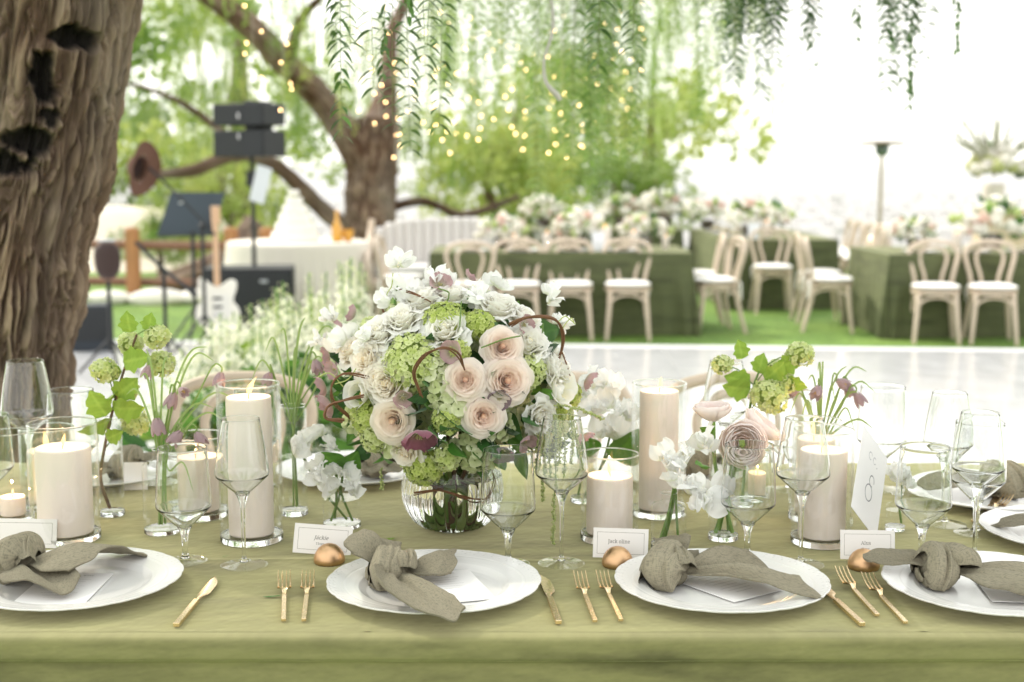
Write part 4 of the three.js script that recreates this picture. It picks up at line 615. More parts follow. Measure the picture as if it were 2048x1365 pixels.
function tasselGeo(path, r, sd, nPerM = 900) { // amaranth: a cord of small beads
  seed(sd); const c = new THREE.CatmullRomCurve3(path.map((p) => V(...p))), len = c.getLength(), N = Math.round(len * nPerM), L = [tube(path, 0.0011, { seg: 5 })]; paint(L[0], [0.30, 0.40, 0.10]); const b = new THREE.IcosahedronGeometry(1, 0); const bi = indexed(b);
  for (let i = 0; i < N; i++) { const t = rnd(), q = c.getPoint(t), a = R(0, 6.3), rr = r * R(0.35, 1) * (1 - 0.45 * t), s = R(0.0013, 0.0024); const g = bi.clone(); g.scale(s, s, s).translate(q.x + cos(a) * rr, q.y + R(-0.002, 0.002), q.z + sin(a) * rr); paint(g, c3([0.42, 0.50, 0.14], [0.66, 0.70, 0.34], rnd())); L.push(g); }
  return join(L);
}
function bellGeo(Rr, sd) { // nodding chequered bell, opening along +y
  seed(sd); const L = []; const A = [0.20, 0.075, 0.12], B = [0.70, 0.58, 0.58];
  for (let i = 0; i < 6; i++) { const a0 = i * PI / 3, k = i & 1 ? 1 : 0.92; L.push(sheet(10, 18, (u, v) => { const s = u * 2 - 1, a = a0 + s * 0.62 * sin(PI * (0.12 + 0.74 * v)), r = Rr * k * 0.62 * pow(sin(PI * clamp(0.08 + 0.52 * v)), 0.7) * (1 + 0.05 * ss(0.8, 1, v)); return [cos(a) * r, Rr * 1.5 * v * (1 - 0.10 * s * s * v), sin(a) * r]; }, { color: (u, v) => c3(A, B, ((floor(u * 10) + floor(v * 18)) & 1) * 0.8 + 0.1 * rnd()) })); }
  for (let i = 0; i < 4; i++) L.push(paint(tube([[0, 0.2 * Rr, 0], [R(-0.15, 0.15) * Rr, Rr * 1.1, R(-0.15, 0.15) * Rr]], Rr * 0.05, { seg: 5 }), [0.72, 0.55, 0.10]));
  return join(L);
}
const bladeGeo = (pts, w, ca = [0.20, 0.32, 0.08], cb = [0.40, 0.52, 0.20]) => { const c = new THREE.CatmullRomCurve3(pts.map((p) => V(...p))); return sheet(2, 20, (u, v) => { const q = c.getPoint(v), t = c.getTangent(v), b = t.clone().cross(V(0.25, 0.1, 1)).normalize(), s = (u - 0.5) * 2 * w * pow(sin(PI * (0.1 + 0.9 * v)), 0.6), n = b.clone().cross(t); const f = abs(u - 0.5) * w; return [q.x + b.x * s + n.x * f, q.y + b.y * s + n.y * f, q.z + b.z * s + n.z * f]; }, { color: (u, v) => c3(ca, cb, 0.3 + 0.7 * v * (0.5 + abs(u - 0.5))) }); };
const stemOf = (pts, r, m, parent, name = 'stem') => obj(name, tube(pts, r, { seg: 7 }), m, parent);

// ---------------------------------------------------------------- the bouquet in its ribbed glass bowl
const BQ = [-0.115, TOP + 0.001, -2.549];
{
  const v = thing('ribbed_vase', 'round ribbed clear glass bowl holding the large bouquet', 'vase', BQ);
  const pr = [[0.040, 0.004], [0.060, 0.008], [0.074, 0.020], [0.085, 0.038], [0.0925, 0.060], [0.0945, 0.080], [0.093, 0.100], [0.090, 0.118], [0.0885, 0.125]];
  const prof = (t) => { const k = t * (pr.length - 1), i = min(pr.length - 2, floor(k)); return [mix(pr[i][0], pr[i + 1][0], k - i), mix(pr[i][1], pr[i + 1][1], k - i)]; };
  const outer = sheet(288, 40, (u, w) => { const [r, y] = prof(w), a = -u * 2 * PI, k = r + 0.0030 * pow(abs(sin(a * 13)), 0.8) * sin(PI * (0.1 + 0.85 * w)); return [cos(a) * k, y, sin(a) * k]; }, { closeU: true });
  const wl = lathe([[0.0915, 0.104], [0.089, 0.1035], [0, 0.1035]], 64), bot = lathe([[0, 0.0005], [0.038, 0.0005], [0.040, 0.004]], 48);
  const cut = sheet(288, 34, (u, w) => { const [r, y] = prof(w * 0.80), a = -u * 2 * PI, k = r + 0.0046 * pow(abs(sin(a * 13)), 0.8) * sin(PI * (0.1 + 0.85 * w * 0.8)); return [cos(a) * k, y, sin(a) * k]; }, { closeU: true });
  const lid = sheet(288, 1, (u, w) => { const a = -u * 2 * PI, [r, y] = prof(0.80), k = (r + 0.0046 * pow(abs(sin(a * 13)), 0.8) * sin(PI * (0.1 + 0.68))) * (1 - w); return [cos(a) * k, y, sin(a) * k]; }, { closeU: true });
  const watery = new THREE.MeshPhysicalMaterial({ color: lin(0.97, 0.98, 0.97), transmission: 1, thickness: 0.1, roughness: 0, ior: 1.44, side: THREE.DoubleSide });
  obj('bowl', outward(join([bot, cut, lid])), watery, v);
  obj('neck', sheet(288, 10, (u, w) => { const [r, y] = prof(0.8 + 0.2 * w), a = -u * 2 * PI, k = r + 0.0030 * pow(abs(sin(a * 13)), 0.8) * sin(PI * (0.1 + 0.85 * (0.8 + 0.2 * w))); return [cos(a) * k, y + 0.0004, sin(a) * k]; }, { closeU: true }), paneMat, v);
}
{
  const t = thing('bouquet', 'large round bouquet of blush roses, white blooms, green viburnum and curly willow', 'bouquet', BQ);
  const cols = {};
  const list = [
  ['rose', 0.030, 0.315, 0.166, 0.08, 0.21, 0.97, 0.0327], ['rose', 0.099, 0.309, 0.142, 0.20, 0.21, 0.96, 0.0401], ['rose', 0.060, 0.255, 0.166, 0.13, 0.07, 0.99, 0.0337],
  ['rose', -0.092, 0.245, 0.155, -0.14, 0.05, 0.99, 0.0356], ['rose', 0.091, 0.364, 0.125, 0.19, 0.34, 0.92, 0.0341], ['white', -0.002, 0.385, 0.125, -0.01, 0.67, 0.74, 0.0376],
  ['white', -0.095, 0.307, 0.144, -0.40, 0.24, 0.88, 0.0392], ['white', 0.131, 0.356, 0.092, 0.58, 0.55, 0.60, 0.0419], ['white', 0.085, 0.412, 0.058, 0.36, 0.86, 0.36, 0.0406],
  ['white', -0.045, 0.426, 0.058, -0.19, 0.91, 0.36, 0.0387], ['white', -0.118, 0.375, 0.090, -0.51, 0.65, 0.57, 0.0383], ['white', -0.080, 0.400, 0.092, -0.33, 0.76, 0.56, 0.0346],
  ['white', 0.169, 0.320, 0.079, 0.77, 0.34, 0.53, 0.0404], ['white', -0.164, 0.346, 0.078, -0.72, 0.48, 0.50, 0.0313], ['white', 0.004, 0.438, 0.052, 0.02, 0.95, 0.31, 0.0315],
  ['white', 0.125, 0.395, 0.058, 0.54, 0.76, 0.36, 0.0351], ['white', -0.069, 0.196, 0.153, -0.28, -0.38, 0.88, 0.0305], ['white', 0.155, 0.247, 0.118, 0.67, -0.11, 0.74, 0.0309],
  ['white', -0.134, 0.338, 0.112, -0.58, 0.43, 0.70, 0.0344], ['white', -0.119, 0.311, 0.139, -0.50, 0.26, 0.83, 0.0305], ['tulip', 0.180, 0.286, 0.085, 0.82, 0.13, 0.56, 0.0331],
  ['tulip', -0.144, 0.285, 0.129, -0.61, 0.11, 0.79, 0.0271], ['vib', -0.062, 0.338, 0.140, -0.26, 0.42, 0.87, 0.0552], ['vib', -0.007, 0.409, 0.105, -0.03, 0.79, 0.62, 0.0398],
  ['vib', 0.055, 0.406, 0.110, 0.22, 0.75, 0.62, 0.0289], ['vib', 0.141, 0.326, 0.121, 0.59, 0.35, 0.73, 0.0325], ['vib', 0.217, 0.263, 0.007, 1.00, -0.01, 0.05, 0.0286],
  ['vib', -0.046, 0.157, 0.137, -0.18, -0.58, 0.79, 0.0362], ['vib', -0.002, 0.177, 0.162, -0.01, -0.45, 0.89, 0.0251], ['vib', -0.001, 0.247, 0.183, -0.00, -0.09, 1.00, 0.0248],
  ['vib', -0.146, 0.246, 0.131, -0.61, -0.11, 0.78, 0.0307], ['vib', -0.130, 0.211, 0.134, -0.54, -0.30, 0.79, 0.0308], ['vib', 0.017, 0.365, 0.156, 0.07, 0.51, 0.85, 0.0231],
  ['vib', 0.194, 0.250, 0.088, 0.84, -0.09, 0.54, 0.0221], ['vib', -0.146, 0.397, 0.061, -0.60, 0.72, 0.36, 0.0185], ['hyd', -0.001, 0.304, 0.171, -0.01, 0.21, 0.98, 0.0406],
  ['hyd', 0.049, 0.179, 0.150, 0.19, -0.46, 0.86, 0.0377], ['hyd', 0.009, 0.269, 0.179, 0.04, 0.02, 1.00, 0.0336], ['hyd', -0.092, 0.202, 0.150, -0.37, -0.34, 0.86, 0.0323],
  ['hyd', 0.088, 0.233, 0.164, 0.35, -0.17, 0.92, 0.0268], ['hyd', -0.170, 0.231, 0.111, -0.72, -0.19, 0.67, 0.0256], ['hyd', 0.164, 0.204, 0.105, 0.69, -0.34, 0.63, 0.0275],
  ['hyd', 0.210, 0.213, 0.015, 0.94, -0.31, 0.10, 0.0267], ['hyd', -0.020, 0.332, 0.168, -0.08, 0.35, 0.93, 0.0301], ['hel', -0.049, 0.210, 0.170, -0.19, -0.29, 0.94, 0.0321],
  ['hel', -0.019, 0.454, 0.037, -0.07, 0.98, 0.20, 0.0224], ['hel', 0.012, 0.357, 0.165, 0.04, 0.47, 0.88, 0.0213], ['hel', 0.126, 0.393, 0.094, 0.50, 0.68, 0.53, 0.0201],
  ['hel', 0.130, 0.204, 0.143, 0.51, -0.32, 0.80, 0.0199], ['hel', 0.092, 0.190, 0.154, 0.36, -0.39, 0.85, 0.0234], ['hel', -0.190, 0.370, 0.004, -0.81, 0.59, 0.03, 0.0247],
  ['hel', -0.217, 0.327, 0.011, -0.93, 0.35, 0.08, 0.0209], ['hel', -0.224, 0.277, 0.019, -0.99, 0.07, 0.13, 0.0228], ['hel', -0.211, 0.253, 0.055, -0.93, -0.07, 0.35, 0.0262],
  ['hel', -0.076, 0.284, 0.178, -0.29, 0.10, 0.95, 0.0177], ['hel', 0.088, 0.283, 0.172, 0.34, 0.09, 0.94, 0.0213], ['hel', 0.242, 0.289, 0.005, 0.99, 0.13, 0.03, 0.0210],
  ['hel', 0.238, 0.189, 0.022, 0.91, -0.39, 0.13, 0.0190], ['hel', 0.029, 0.465, -0.018, 0.11, 0.99, -0.09, 0.0153], ['hel', -0.173, 0.401, -0.001, -0.69, 0.72, -0.00, 0.0171],
  ['hel', -0.200, 0.315, 0.072, -0.85, 0.29, 0.44, 0.0185], ['pea', -0.090, 0.490, -0.012, -0.29, 0.96, -0.05, 0.0266], ['pea', -0.076, 0.451, 0.054, -0.29, 0.92, 0.28, 0.0260],
  ['pea', 0.173, 0.436, -0.014, 0.61, 0.79, -0.06, 0.0229], ['pea', 0.056, 0.449, 0.074, 0.21, 0.90, 0.38, 0.0239], ['pea', -0.215, 0.402, 0.004, -0.77, 0.64, 0.03, 0.0209],
  ['pea', -0.185, 0.370, 0.067, -0.74, 0.55, 0.38, 0.0241], ['pea', -0.148, 0.374, 0.112, -0.57, 0.55, 0.60, 0.0200], ['pea', -0.030, 0.468, 0.015, -0.11, 0.99, 0.08, 0.0226],
  ['pea', 0.083, 0.457, -0.000, 0.31, 0.95, 0.00, 0.0208], ['pea', -0.111, 0.435, 0.060, -0.42, 0.85, 0.32, 0.0204], ['pea', 0.192, 0.392, -0.011, 0.75, 0.65, -0.05, 0.0210],
  ['pea', -0.235, 0.361, 0.011, -0.88, 0.47, 0.06, 0.0171], ['leaf', -0.031, 0.286, 0.187, -0.11, 0.10, 0.99, 0.0318], ['leaf', -0.012, 0.264, 0.188, -0.04, -0.00, 1.00, 0.0353],
  ['leaf', 0.026, 0.215, 0.179, 0.10, -0.25, 0.96, 0.0409], ['leaf', 0.070, 0.207, 0.166, 0.27, -0.30, 0.91, 0.0465], ['leaf', 0.092, 0.229, 0.170, 0.35, -0.18, 0.92, 0.0304],
  ['leaf', 0.004, 0.194, 0.175, 0.02, -0.36, 0.93, 0.0357], ['leaf', -0.173, 0.264, 0.121, -0.71, -0.00, 0.70, 0.0309], ['leaf', 0.142, 0.242, 0.145, 0.57, -0.12, 0.82, 0.0324],
  ['leaf', 0.048, 0.225, 0.181, 0.18, -0.20, 0.96, 0.0320], ['leaf', 0.179, 0.274, 0.118, 0.73, 0.05, 0.68, 0.0237], ['leaf', -0.046, 0.260, 0.185, -0.17, -0.03, 0.98, 0.0319],
  ['leaf', 0.126, 0.281, 0.159, 0.49, 0.08, 0.87, 0.0233], ['leaf', 0.043, 0.397, 0.139, 0.16, 0.66, 0.74, 0.0215], ['leaf', 0.078, 0.407, 0.117, 0.30, 0.72, 0.63, 0.0199],
  ['leaf', -0.021, 0.226, 0.184, -0.08, -0.20, 0.98, 0.0355], ['leaf', 0.116, 0.220, 0.156, 0.45, -0.23, 0.86, 0.0323], ['leaf', -0.157, 0.204, 0.124, -0.63, -0.32, 0.70, 0.0273],
  ['leaf', -0.185, 0.299, 0.107, -0.76, 0.19, 0.62, 0.0238], ['leaf', 0.158, 0.304, 0.135, 0.63, 0.20, 0.75, 0.0181], ['leaf', 0.218, 0.184, 0.021, 0.89, -0.44, 0.13, 0.0286],
  ['leaf', -0.198, 0.213, 0.079, -0.83, -0.29, 0.47, 0.0260], ['leaf', 0.018, 0.332, 0.180, 0.07, 0.33, 0.94, 0.0212], ['leaf', -0.039, 0.377, 0.156, -0.15, 0.56, 0.82, 0.0178],
  ['leaf', 0.090, 0.169, 0.148, 0.35, -0.49, 0.80, 0.0289], ['leaf', -0.122, 0.165, 0.128, -0.48, -0.52, 0.71, 0.0274], ['leaf', 0.166, 0.165, 0.086, 0.68, -0.54, 0.50, 0.0260],
  ['leaf', 0.018, 0.243, 0.187, 0.07, -0.11, 0.99, 0.0354], ['leaf', -0.064, 0.242, 0.182, -0.24, -0.12, 0.96, 0.0266], ['leaf', 0.057, 0.294, 0.185, 0.21, 0.14, 0.97, 0.0177]
  ];
  list.forEach(([k, x, y, z, nx, ny, nz, r], i) => {
    const P = [x, y, z], N = [nx, ny, nz]; seed(i * 7919 + 13); const sp = R(0, 6.28), j = [nx + R(-0.18, 0.18), ny + R(-0.12, 0.18), nz + R(-0.15, 0.15)];
    if (k === 'rose') obj('rose', put(roseGeo(r * 1.14, { sd: i + 1, ...(i === 3 ? { ca: [0.93, 0.70, 0.50], cb: [0.94, 0.82, 0.70], cc: [0.90, 0.84, 0.75] } : {}) }), [x + nx * r * 0.3, y + ny * r * 0.3, z + nz * r * 0.3], N, sp), petalMat, t);
    else if (k === 'white') obj('garden_rose', put((x < -0.05 && y < 0.36 ? creamGeo : whiteGeo)(r * 1.22, i + 3), P, j, sp), petalMat, t);
    else if (k === 'tulip') obj('tulip', put(tulipGeo(r, i), P, j, sp), petalMat, t);
    else if (k === 'vib') obj('viburnum_head', put((i % 3 === 1 || r > 0.05 ? vibPaleGeo : vibGeo)(r * 1.02, i + 1), P, j, sp), petalMat, t);
    else if (k === 'hyd') obj('hydrangea_head', put(hydGeo(r * 1.0, i + 1), [x - nx * r * 0.3, y - ny * r * 0.3, z - nz * r * 0.3], j, sp), petalMat, t);
    else if (k === 'hel') { const dark = r > 0.0315 ? 0 : abs(x - 0.095) < 0.02 && y < 0.3 ? 2 : y < 0.16 && x > 0.09 ? 1 : y < 0.3 && x < -0.08 ? (x < -0.2 ? 1 : 0) : 1; const d = r > 0.0315 ? [0.1, -0.75, 0.55] : [j[0] + R(-0.5, 0.5), j[1] - 0.5, j[2]]; obj('hellebore', put(hellGeo(r * 1.05, i + 1, dark), r > 0.0315 ? [x, y + 0.022, z + 0.034] : [x + nx * 0.012, y + 0.006 + ny * 0.012, z + nz * 0.012], d, sp), petalMat, t); }
    else if (k === 'pea') obj('sweet_pea', put(peaGeo(r, i + 1), [x + nx * 0.012, y + ny * 0.012, z + nz * 0.012], j, sp), petalMat, t);
    else { const [ca, cb] = greens[i % 7 === 0 ? 3 : i % 5 === 2 ? 2 : i % 3 === 0 ? 1 : 0]; obj('leaf', put(leafGeo(r * 1.6, r * 0.46, { sd: i, ca, cb, bend: R(0.2, 0.6) }), [x - nx * 0.008 + R(-0.01, 0.01), y + 0.010, z - nz * 0.008], [nx * 0.8 + R(-0.8, 0.8), R(-0.9, 0.25), 0.45 + 0.4 * nz], R(-0.5, 0.5)), i % 2 ? leafMat : glossLeafMat, t); }
  });
  // sides and back, which the photograph only hints at
  seed(404);
  for (let i = 0; i < 30; i++) {
    const a = R(1.15 * PI, 1.85 * PI), e = R(-0.1, 1.3), n = [cos(a) * cos(e), sin(e), sin(a) * cos(e)], P = [n[0] * 0.20, 0.265 + n[1] * 0.17, n[2] * 0.165 - 0.005], r = R(0.032, 0.042), k = i % 5;
    if (k === 0) obj('viburnum_head', put(vibGeo(r, i + 60), P, n, 0), petalMat, t); else if (k === 1) obj('hydrangea_head', put(hydGeo(r, i + 60), P, n, 0), petalMat, t);
    else if (k === 4) obj('leaf', put(leafGeo(r * 2.2, r * 0.7, { sd: i }), P, [n[0], n[1] - 0.4, n[2]], 0), leafMat, t); else obj('garden_rose', put(whiteGeo(r * 1.1, i + 60), P, n, 0), petalMat, t);
  }
  seed(515); for (let i = 0; i < 16; i++) { const a = i * 2.4, e = Math.asin(mix(-0.35, 0.95, i / 15)), n = [cos(a) * cos(e), sin(e), sin(a) * cos(e)]; obj('hydrangea_head', put(hydGeo(0.052, i + 120), [n[0] * 0.11, 0.255 + n[1] * 0.09, n[2] * 0.085], n, 0), petalMat, t); }
  { // inner foliage between the heads
    const L = []; seed(77); for (let i = 0; i < 260; i++) { const a = R(0, 6.28), e = Math.asin(R(-0.62, 1)), n = [cos(a) * cos(e), sin(e), sin(a) * cos(e)], k = R(0.70, 0.92), g = greens[[0, 0, 1, 3, 1, 2][i % 6]]; L.push(put(leafGeo(R(0.04, 0.07), R(0.012, 0.020), { sd: i, ca: g[0], cb: g[1], nv: 6 }), [n[0] * 0.22 * k, 0.262 + n[1] * 0.185 * k, n[2] * 0.185 * k], [n[0] + R(-0.9, 0.9), n[1] + R(-0.9, 0.6), n[2] + R(-0.9, 0.9)], R(0, 6))); }
    const f = obj('inner_foliage', L, leafMat, t); f.userData.kind = 'stuff';
  }
  const W = [
    [[-0.090, 0.372, 0.099], [-0.120, 0.413, 0.049], [-0.130, 0.448, 0.029], [-0.107, 0.467, 0.049], [-0.072, 0.467, 0.079], [-0.033, 0.450, 0.099]],
    [[0.111, 0.413, 0.129], [0.143, 0.427, 0.149], [0.193, 0.419, 0.109], [0.207, 0.394, 0.089], [0.205, 0.357, 0.089], [0.189, 0.321, 0.099]],
    [[-0.044, 0.300, 0.229], [-0.052, 0.344, 0.259], [-0.033, 0.375, 0.274], [-0.003, 0.389, 0.272], [0.021, 0.379, 0.255], [0.032, 0.341, 0.209]],
    [[-0.180, 0.243, 0.129], [-0.208, 0.275, 0.139], [-0.211, 0.303, 0.139], [-0.188, 0.326, 0.149], [-0.140, 0.322, 0.159]],
    [[-0.189, 0.239, 0.139], [-0.224, 0.243, 0.139], [-0.220, 0.262, 0.139], [-0.186, 0.279, 0.159], [-0.149, 0.291, 0.175]],
    [[0.205, 0.362, 0.089], [0.217, 0.329, 0.089], [0.222, 0.311, 0.089]],
    [[-0.066, 0.094, 0.099], [-0.018, 0.104, 0.122], [0.029, 0.092, 0.128], [0.064, 0.088, 0.112], [0.079, 0.118, 0.092], [0.069, 0.144, 0.079]],
    [[-0.080, 0.111, 0.060], [-0.045, 0.105, 0.070], [0.006, 0.085, 0.074], [0.047, 0.070, 0.068], [0.070, 0.080, 0.050]]];
  W.forEach((p, i) => { const r = [0.0021, 0.0032, 0.0026, 0.0022, 0.0030, 0.0014, 0.0020, 0.0016][i]; obj('willow_twig', i === 5 ? [tube(p, r, { seg: 6 })] : [tube(p, (s) => r * (1 - 0.35 * s) * (1 + 0.15 * sin(s * 23)), { seg: 7 }), tube(p.map(([x, y, z], k) => [x + 0.004 * sin(k * 2.1 + i), y - 0.004 * cos(k * 1.7), z + 0.003]), r * 0.5, { seg: 6 })], twigMat, t); });
  const pale = std([0.42, 0.48, 0.16], 0.7);
  for (const p of [[[0.200, 0.415, 0.105], [0.212, 0.424, 0.10], [0.221, 0.418, 0.10], [0.231, 0.409, 0.095]], [[0.207, 0.400, 0.095], [0.214, 0.412, 0.1], [0.224, 0.420, 0.095], [0.229, 0.411, 0.09]], [[-0.115, 0.462, 0.045], [-0.118, 0.445, 0.05], [-0.125, 0.45, 0.05]], [[-0.11, 0.43, 0.07], [-0.117, 0.46, 0.06], [-0.108, 0.475, 0.06], [-0.105, 0.50, 0.06]], [[-0.19, 0.30, 0.14], [-0.215, 0.325, 0.14], [-0.235, 0.318, 0.14]], [[-0.205, 0.305, 0.14], [-0.18, 0.315, 0.15], [-0.165, 0.335, 0.15]]]) obj('tendril', tube(p, 0.0011, { seg: 5 }), pale, t);
  [[[0.191, 0.239, 0.129], [0.195, 0.185, 0.139], [0.192, 0.092, 0.139], [0.190, 0.008, 0.139]], [[0.171, 0.229, 0.129], [0.173, 0.166, 0.139], [0.171, 0.087, 0.139]], [[0.207, 0.241, 0.119], [0.212, 0.201, 0.129], [0.210, 0.127, 0.129]], [[0.180, 0.248, 0.129], [0.182, 0.185, 0.139], [0.184, 0.125, 0.139]], [[0.221, 0.251, 0.119], [0.228, 0.201, 0.129], [0.224, 0.155, 0.129]], [[0.198, 0.266, 0.129], [0.243, 0.255, 0.129], [0.280, 0.237, 0.119]], [[0.193, 0.248, 0.129], [0.202, 0.215, 0.149], [0.200, 0.159, 0.149]], [[-0.128, 0.139, 0.099], [-0.125, 0.103, 0.109]], [[0.231, 0.230, 0.109], [0.240, 0.188, 0.109], [0.252, 0.136, 0.109]], [[0.16, 0.24, 0.13], [0.162, 0.19, 0.14], [0.158, 0.14, 0.14]]].forEach((p, i) => obj('amaranth_tassel', tasselGeo(p, i === 5 ? 0.0075 : 0.0068, 300 + i, 1100), petalMat, t));
  seed(88); const sm = [stemMat, std([0.22, 0.28, 0.09], 0.6), brownStemMat];
  for (let i = 0; i < 46; i++) { const a = R(0, 6.28), b = a + PI + R(-0.9, 0.9), r0 = R(0.025, 0.062), r1 = R(0.050, 0.080); stemOf([[cos(b) * r0, R(0.012, 0.03), sin(b) * r0], [cos(a) * r1 * 0.3, 0.085, sin(a) * r1 * 0.3], [cos(a) * r1, 0.13, sin(a) * r1], [cos(a) * r1 * 1.2, 0.19, sin(a) * r1 * 1.2]], R(0.0024, 0.0045), sm[i % 3], t); }
  // fine stalks of the flowers that stand out of the dome
  for (const p of [[[-0.095, 0.40, 0.06], [-0.100, 0.46, 0.06], [-0.093, 0.49, 0.06]], [[0.17, 0.38, 0.09], [0.172, 0.41, 0.09]], [[-0.02, 0.42, 0.09], [0.0, 0.465, 0.09], [-0.02, 0.475, 0.1]], [[0.06, 0.375, 0.17], [0.10, 0.39, 0.17], [0.13, 0.395, 0.16]], [[0.018, 0.36, 0.16], [0.022, 0.42, 0.15], [0.024, 0.455, 0.14]]]) stemOf(p, 0.0014, stemMat, t, 'stalk');
}

// ---------------------------------------------------------------- bud vases and their stems
const vaseWater = (r, y0, y1) => [lathe([[0, y1], [r - 0.0008, y1]], 32)];
function cylVase(x, z, r, h, wl, label) {
  const t = thing('bud_vase', label, 'bud vase', [x, TOP + 0.001, z], 0, 'small clear bud vases');
  obj('wall', [lathe([[r, 0.008], [r, h]], 40), lathe([[r - 0.0018, 0.008], [r - 0.0018, h]], 40)], paneMat, t);
  obj('rim', new THREE.TorusGeometry(r - 0.0009, 0.001, 6, 40).rotateX(PI / 2).translate(0, h, 0), solidGlass, t);
  obj('base', outward(lathe([[0, 0.0095], [r - 0.004, 0.0095], [r - 0.0018, 0.011], [r - 0.0002, 0.0105], [r, 0.008], [r, 0.002], [r - 0.002, 0], [0, 0.0006]], 40)), solidGlass, t);
  obj('water', vaseWater(r - 0.002, 0.01, wl), waterMat, t); return t;
}
function bottleVase(x, z, r, h, hn, wl, label) {
  const t = thing('bud_vase', label, 'bud vase', [x, TOP + 0.001, z], 0, 'small clear bud vases'), q = r * 0.40;
  obj('wall', lathe([[r, 0.008], [r, h - 0.014], [r * 0.97, h - 0.008], [r * 0.86, h - 0.003], [q * 1.25, h], [q, h + 0.003], [q * 0.96, hn - 0.004], [q * 1.1, hn]], 40), paneMat, t);
  obj('rim', new THREE.TorusGeometry(q * 1.1, 0.0011, 6, 32).rotateX(PI / 2).translate(0, hn, 0), solidGlass, t);
  obj('base', outward(lathe([[0, 0.0085], [r - 0.003, 0.0085], [r - 0.0002, 0.0095], [r, 0.008], [r, 0.002], [r - 0.002, 0], [0, 0.0006]], 40)), solidGlass, t);
  obj('water', vaseWater(r, 0.01, wl), waterMat, t); return t;
}
const spot = (x, z) => [x, TOP + 0.001, z];
cylVase(-0.804, -2.648, 0.0250, 0.198, 0.128, 'tall clear bud vase with a brown viburnum branch, left of the trunk base');
bottleVase(-0.670, -2.520, 0.0345, 0.140, 0.162, 0.098, 'clear bottle bud vase with chequered bells, behind the left water goblet');
cylVase(-0.439, -2.656, 0.0280, 0.222, 0.120, 'tall clear bud vase right of the tall left candle, holding thin grassy stems');
bottleVase(-0.331, -2.560, 0.0365, 0.078, 0.094, 0.058, 'small clear bottle of white sweet peas behind the left place card');
bottleVase(0.287, -2.410, 0.0325, 0.088, 0.104, 0.064, 'small clear bottle of white sweet peas between the middle candles');
cylVase(0.397, -2.471, 0.0285, 0.182, 0.122, 'clear bud vase with pale pink ranunculus');
cylVase(0.150, -2.760, 0.0280, 0.150, 0.10, 'clear bud vase behind the short right candle, with white sweet peas');
cylVase(0.470, -2.700, 0.0270, 0.190, 0.11, 'clear bud vase behind the ranunculus, with green viburnum');
cylVase(0.637, -2.740, 0.0270, 0.150, 0.09, 'clear bud vase behind the right pillar candle, with chequered bells');
bottleVase(0.738, -2.534, 0.0190, 0.055, 0.072, 0.04, 'smallest clear bud vase, right of the table number');
function viburnum(pos, label, stem, heads, leaves, m) {
  const t = thing('viburnum_branch', label, 'flower stem', pos, 0, 'viburnum branches in bud vases'); stemOf(stem, (s) => 0.0036 - 0.0014 * s, m, t);
  heads.forEach(([x, y, z, r], i) => { obj('flower_head', put(vibPaleGeo(r, i + 200), [x, y, z], [R(-0.3, 0.3), 0.8, 0.3], 0), petalMat, t); let b = stem[0], d = 9; for (const q of stem) { const e = (q[0] - x) ** 2 + (q[1] - y + 0.04) ** 2; if (e < d) { d = e; b = q; } } obj('stalk', tube([b, [mix(b[0], x, 0.5), mix(b[1], y, 0.5) + 0.012, mix(b[2], z, 0.5)], [x, y, z]], 0.0013, { seg: 5 }), stemMat, t); });
  leaves.forEach(([x, y, z, dx, dy, len], i) => { const g = greens[4]; obj('leaf', put(leafGeo(len, len * 0.44, { lobes: 3.2, ca: g[0], cb: g[1], sd: i, bend: 0.35 }), [x, y, z], [dx, dy, 0.35], R(-0.6, 0.6)), leafMat, t); });
}
seed(5);
viburnum(spot(-0.804, -2.648), 'viburnum branch with pale green heads and a dark stem at left', [[-0.004, 0.014, 0], [-0.019, 0.075, 0.005], [-0.010, 0.135, 0.004], [0.016, 0.235, 0.005], [0.038, 0.305, 0.0], [0.062, 0.366, 0]],
  [[0.105, 0.360, 0.01, 0.024], [0.044, 0.342, -0.02, 0.023], [-0.002, 0.292, 0.01, 0.026], [0.100, 0.300, -0.03, 0.027], [0.046, 0.182, -0.02, 0.026], [0.034, 0.246, -0.02, 0.022]],
  [[0.050, 0.37, 0, -0.1, 1, 0.045], [0.086, 0.372, 0, 0.2, 1, 0.040], [0.036, 0.312, 0.01, 0.9, 0.25, 0.060], [0.02, 0.245, 0.01, 0.7, 0.5, 0.062], [0.014, 0.222, 0.015, 1, -0.05, 0.068], [0.008, 0.20, 0.01, -0.8, -0.5, 0.070], [0.0, 0.16, 0.02, 0.9, 0.4, 0.04], [0.03, 0.292, 0, -1, 0.05, 0.058], [0.0, 0.205, 0.012, -0.35, 0.7, 0.062], [0.022, 0.262, 0, -0.5, -0.8, 0.05]], brownStemMat);
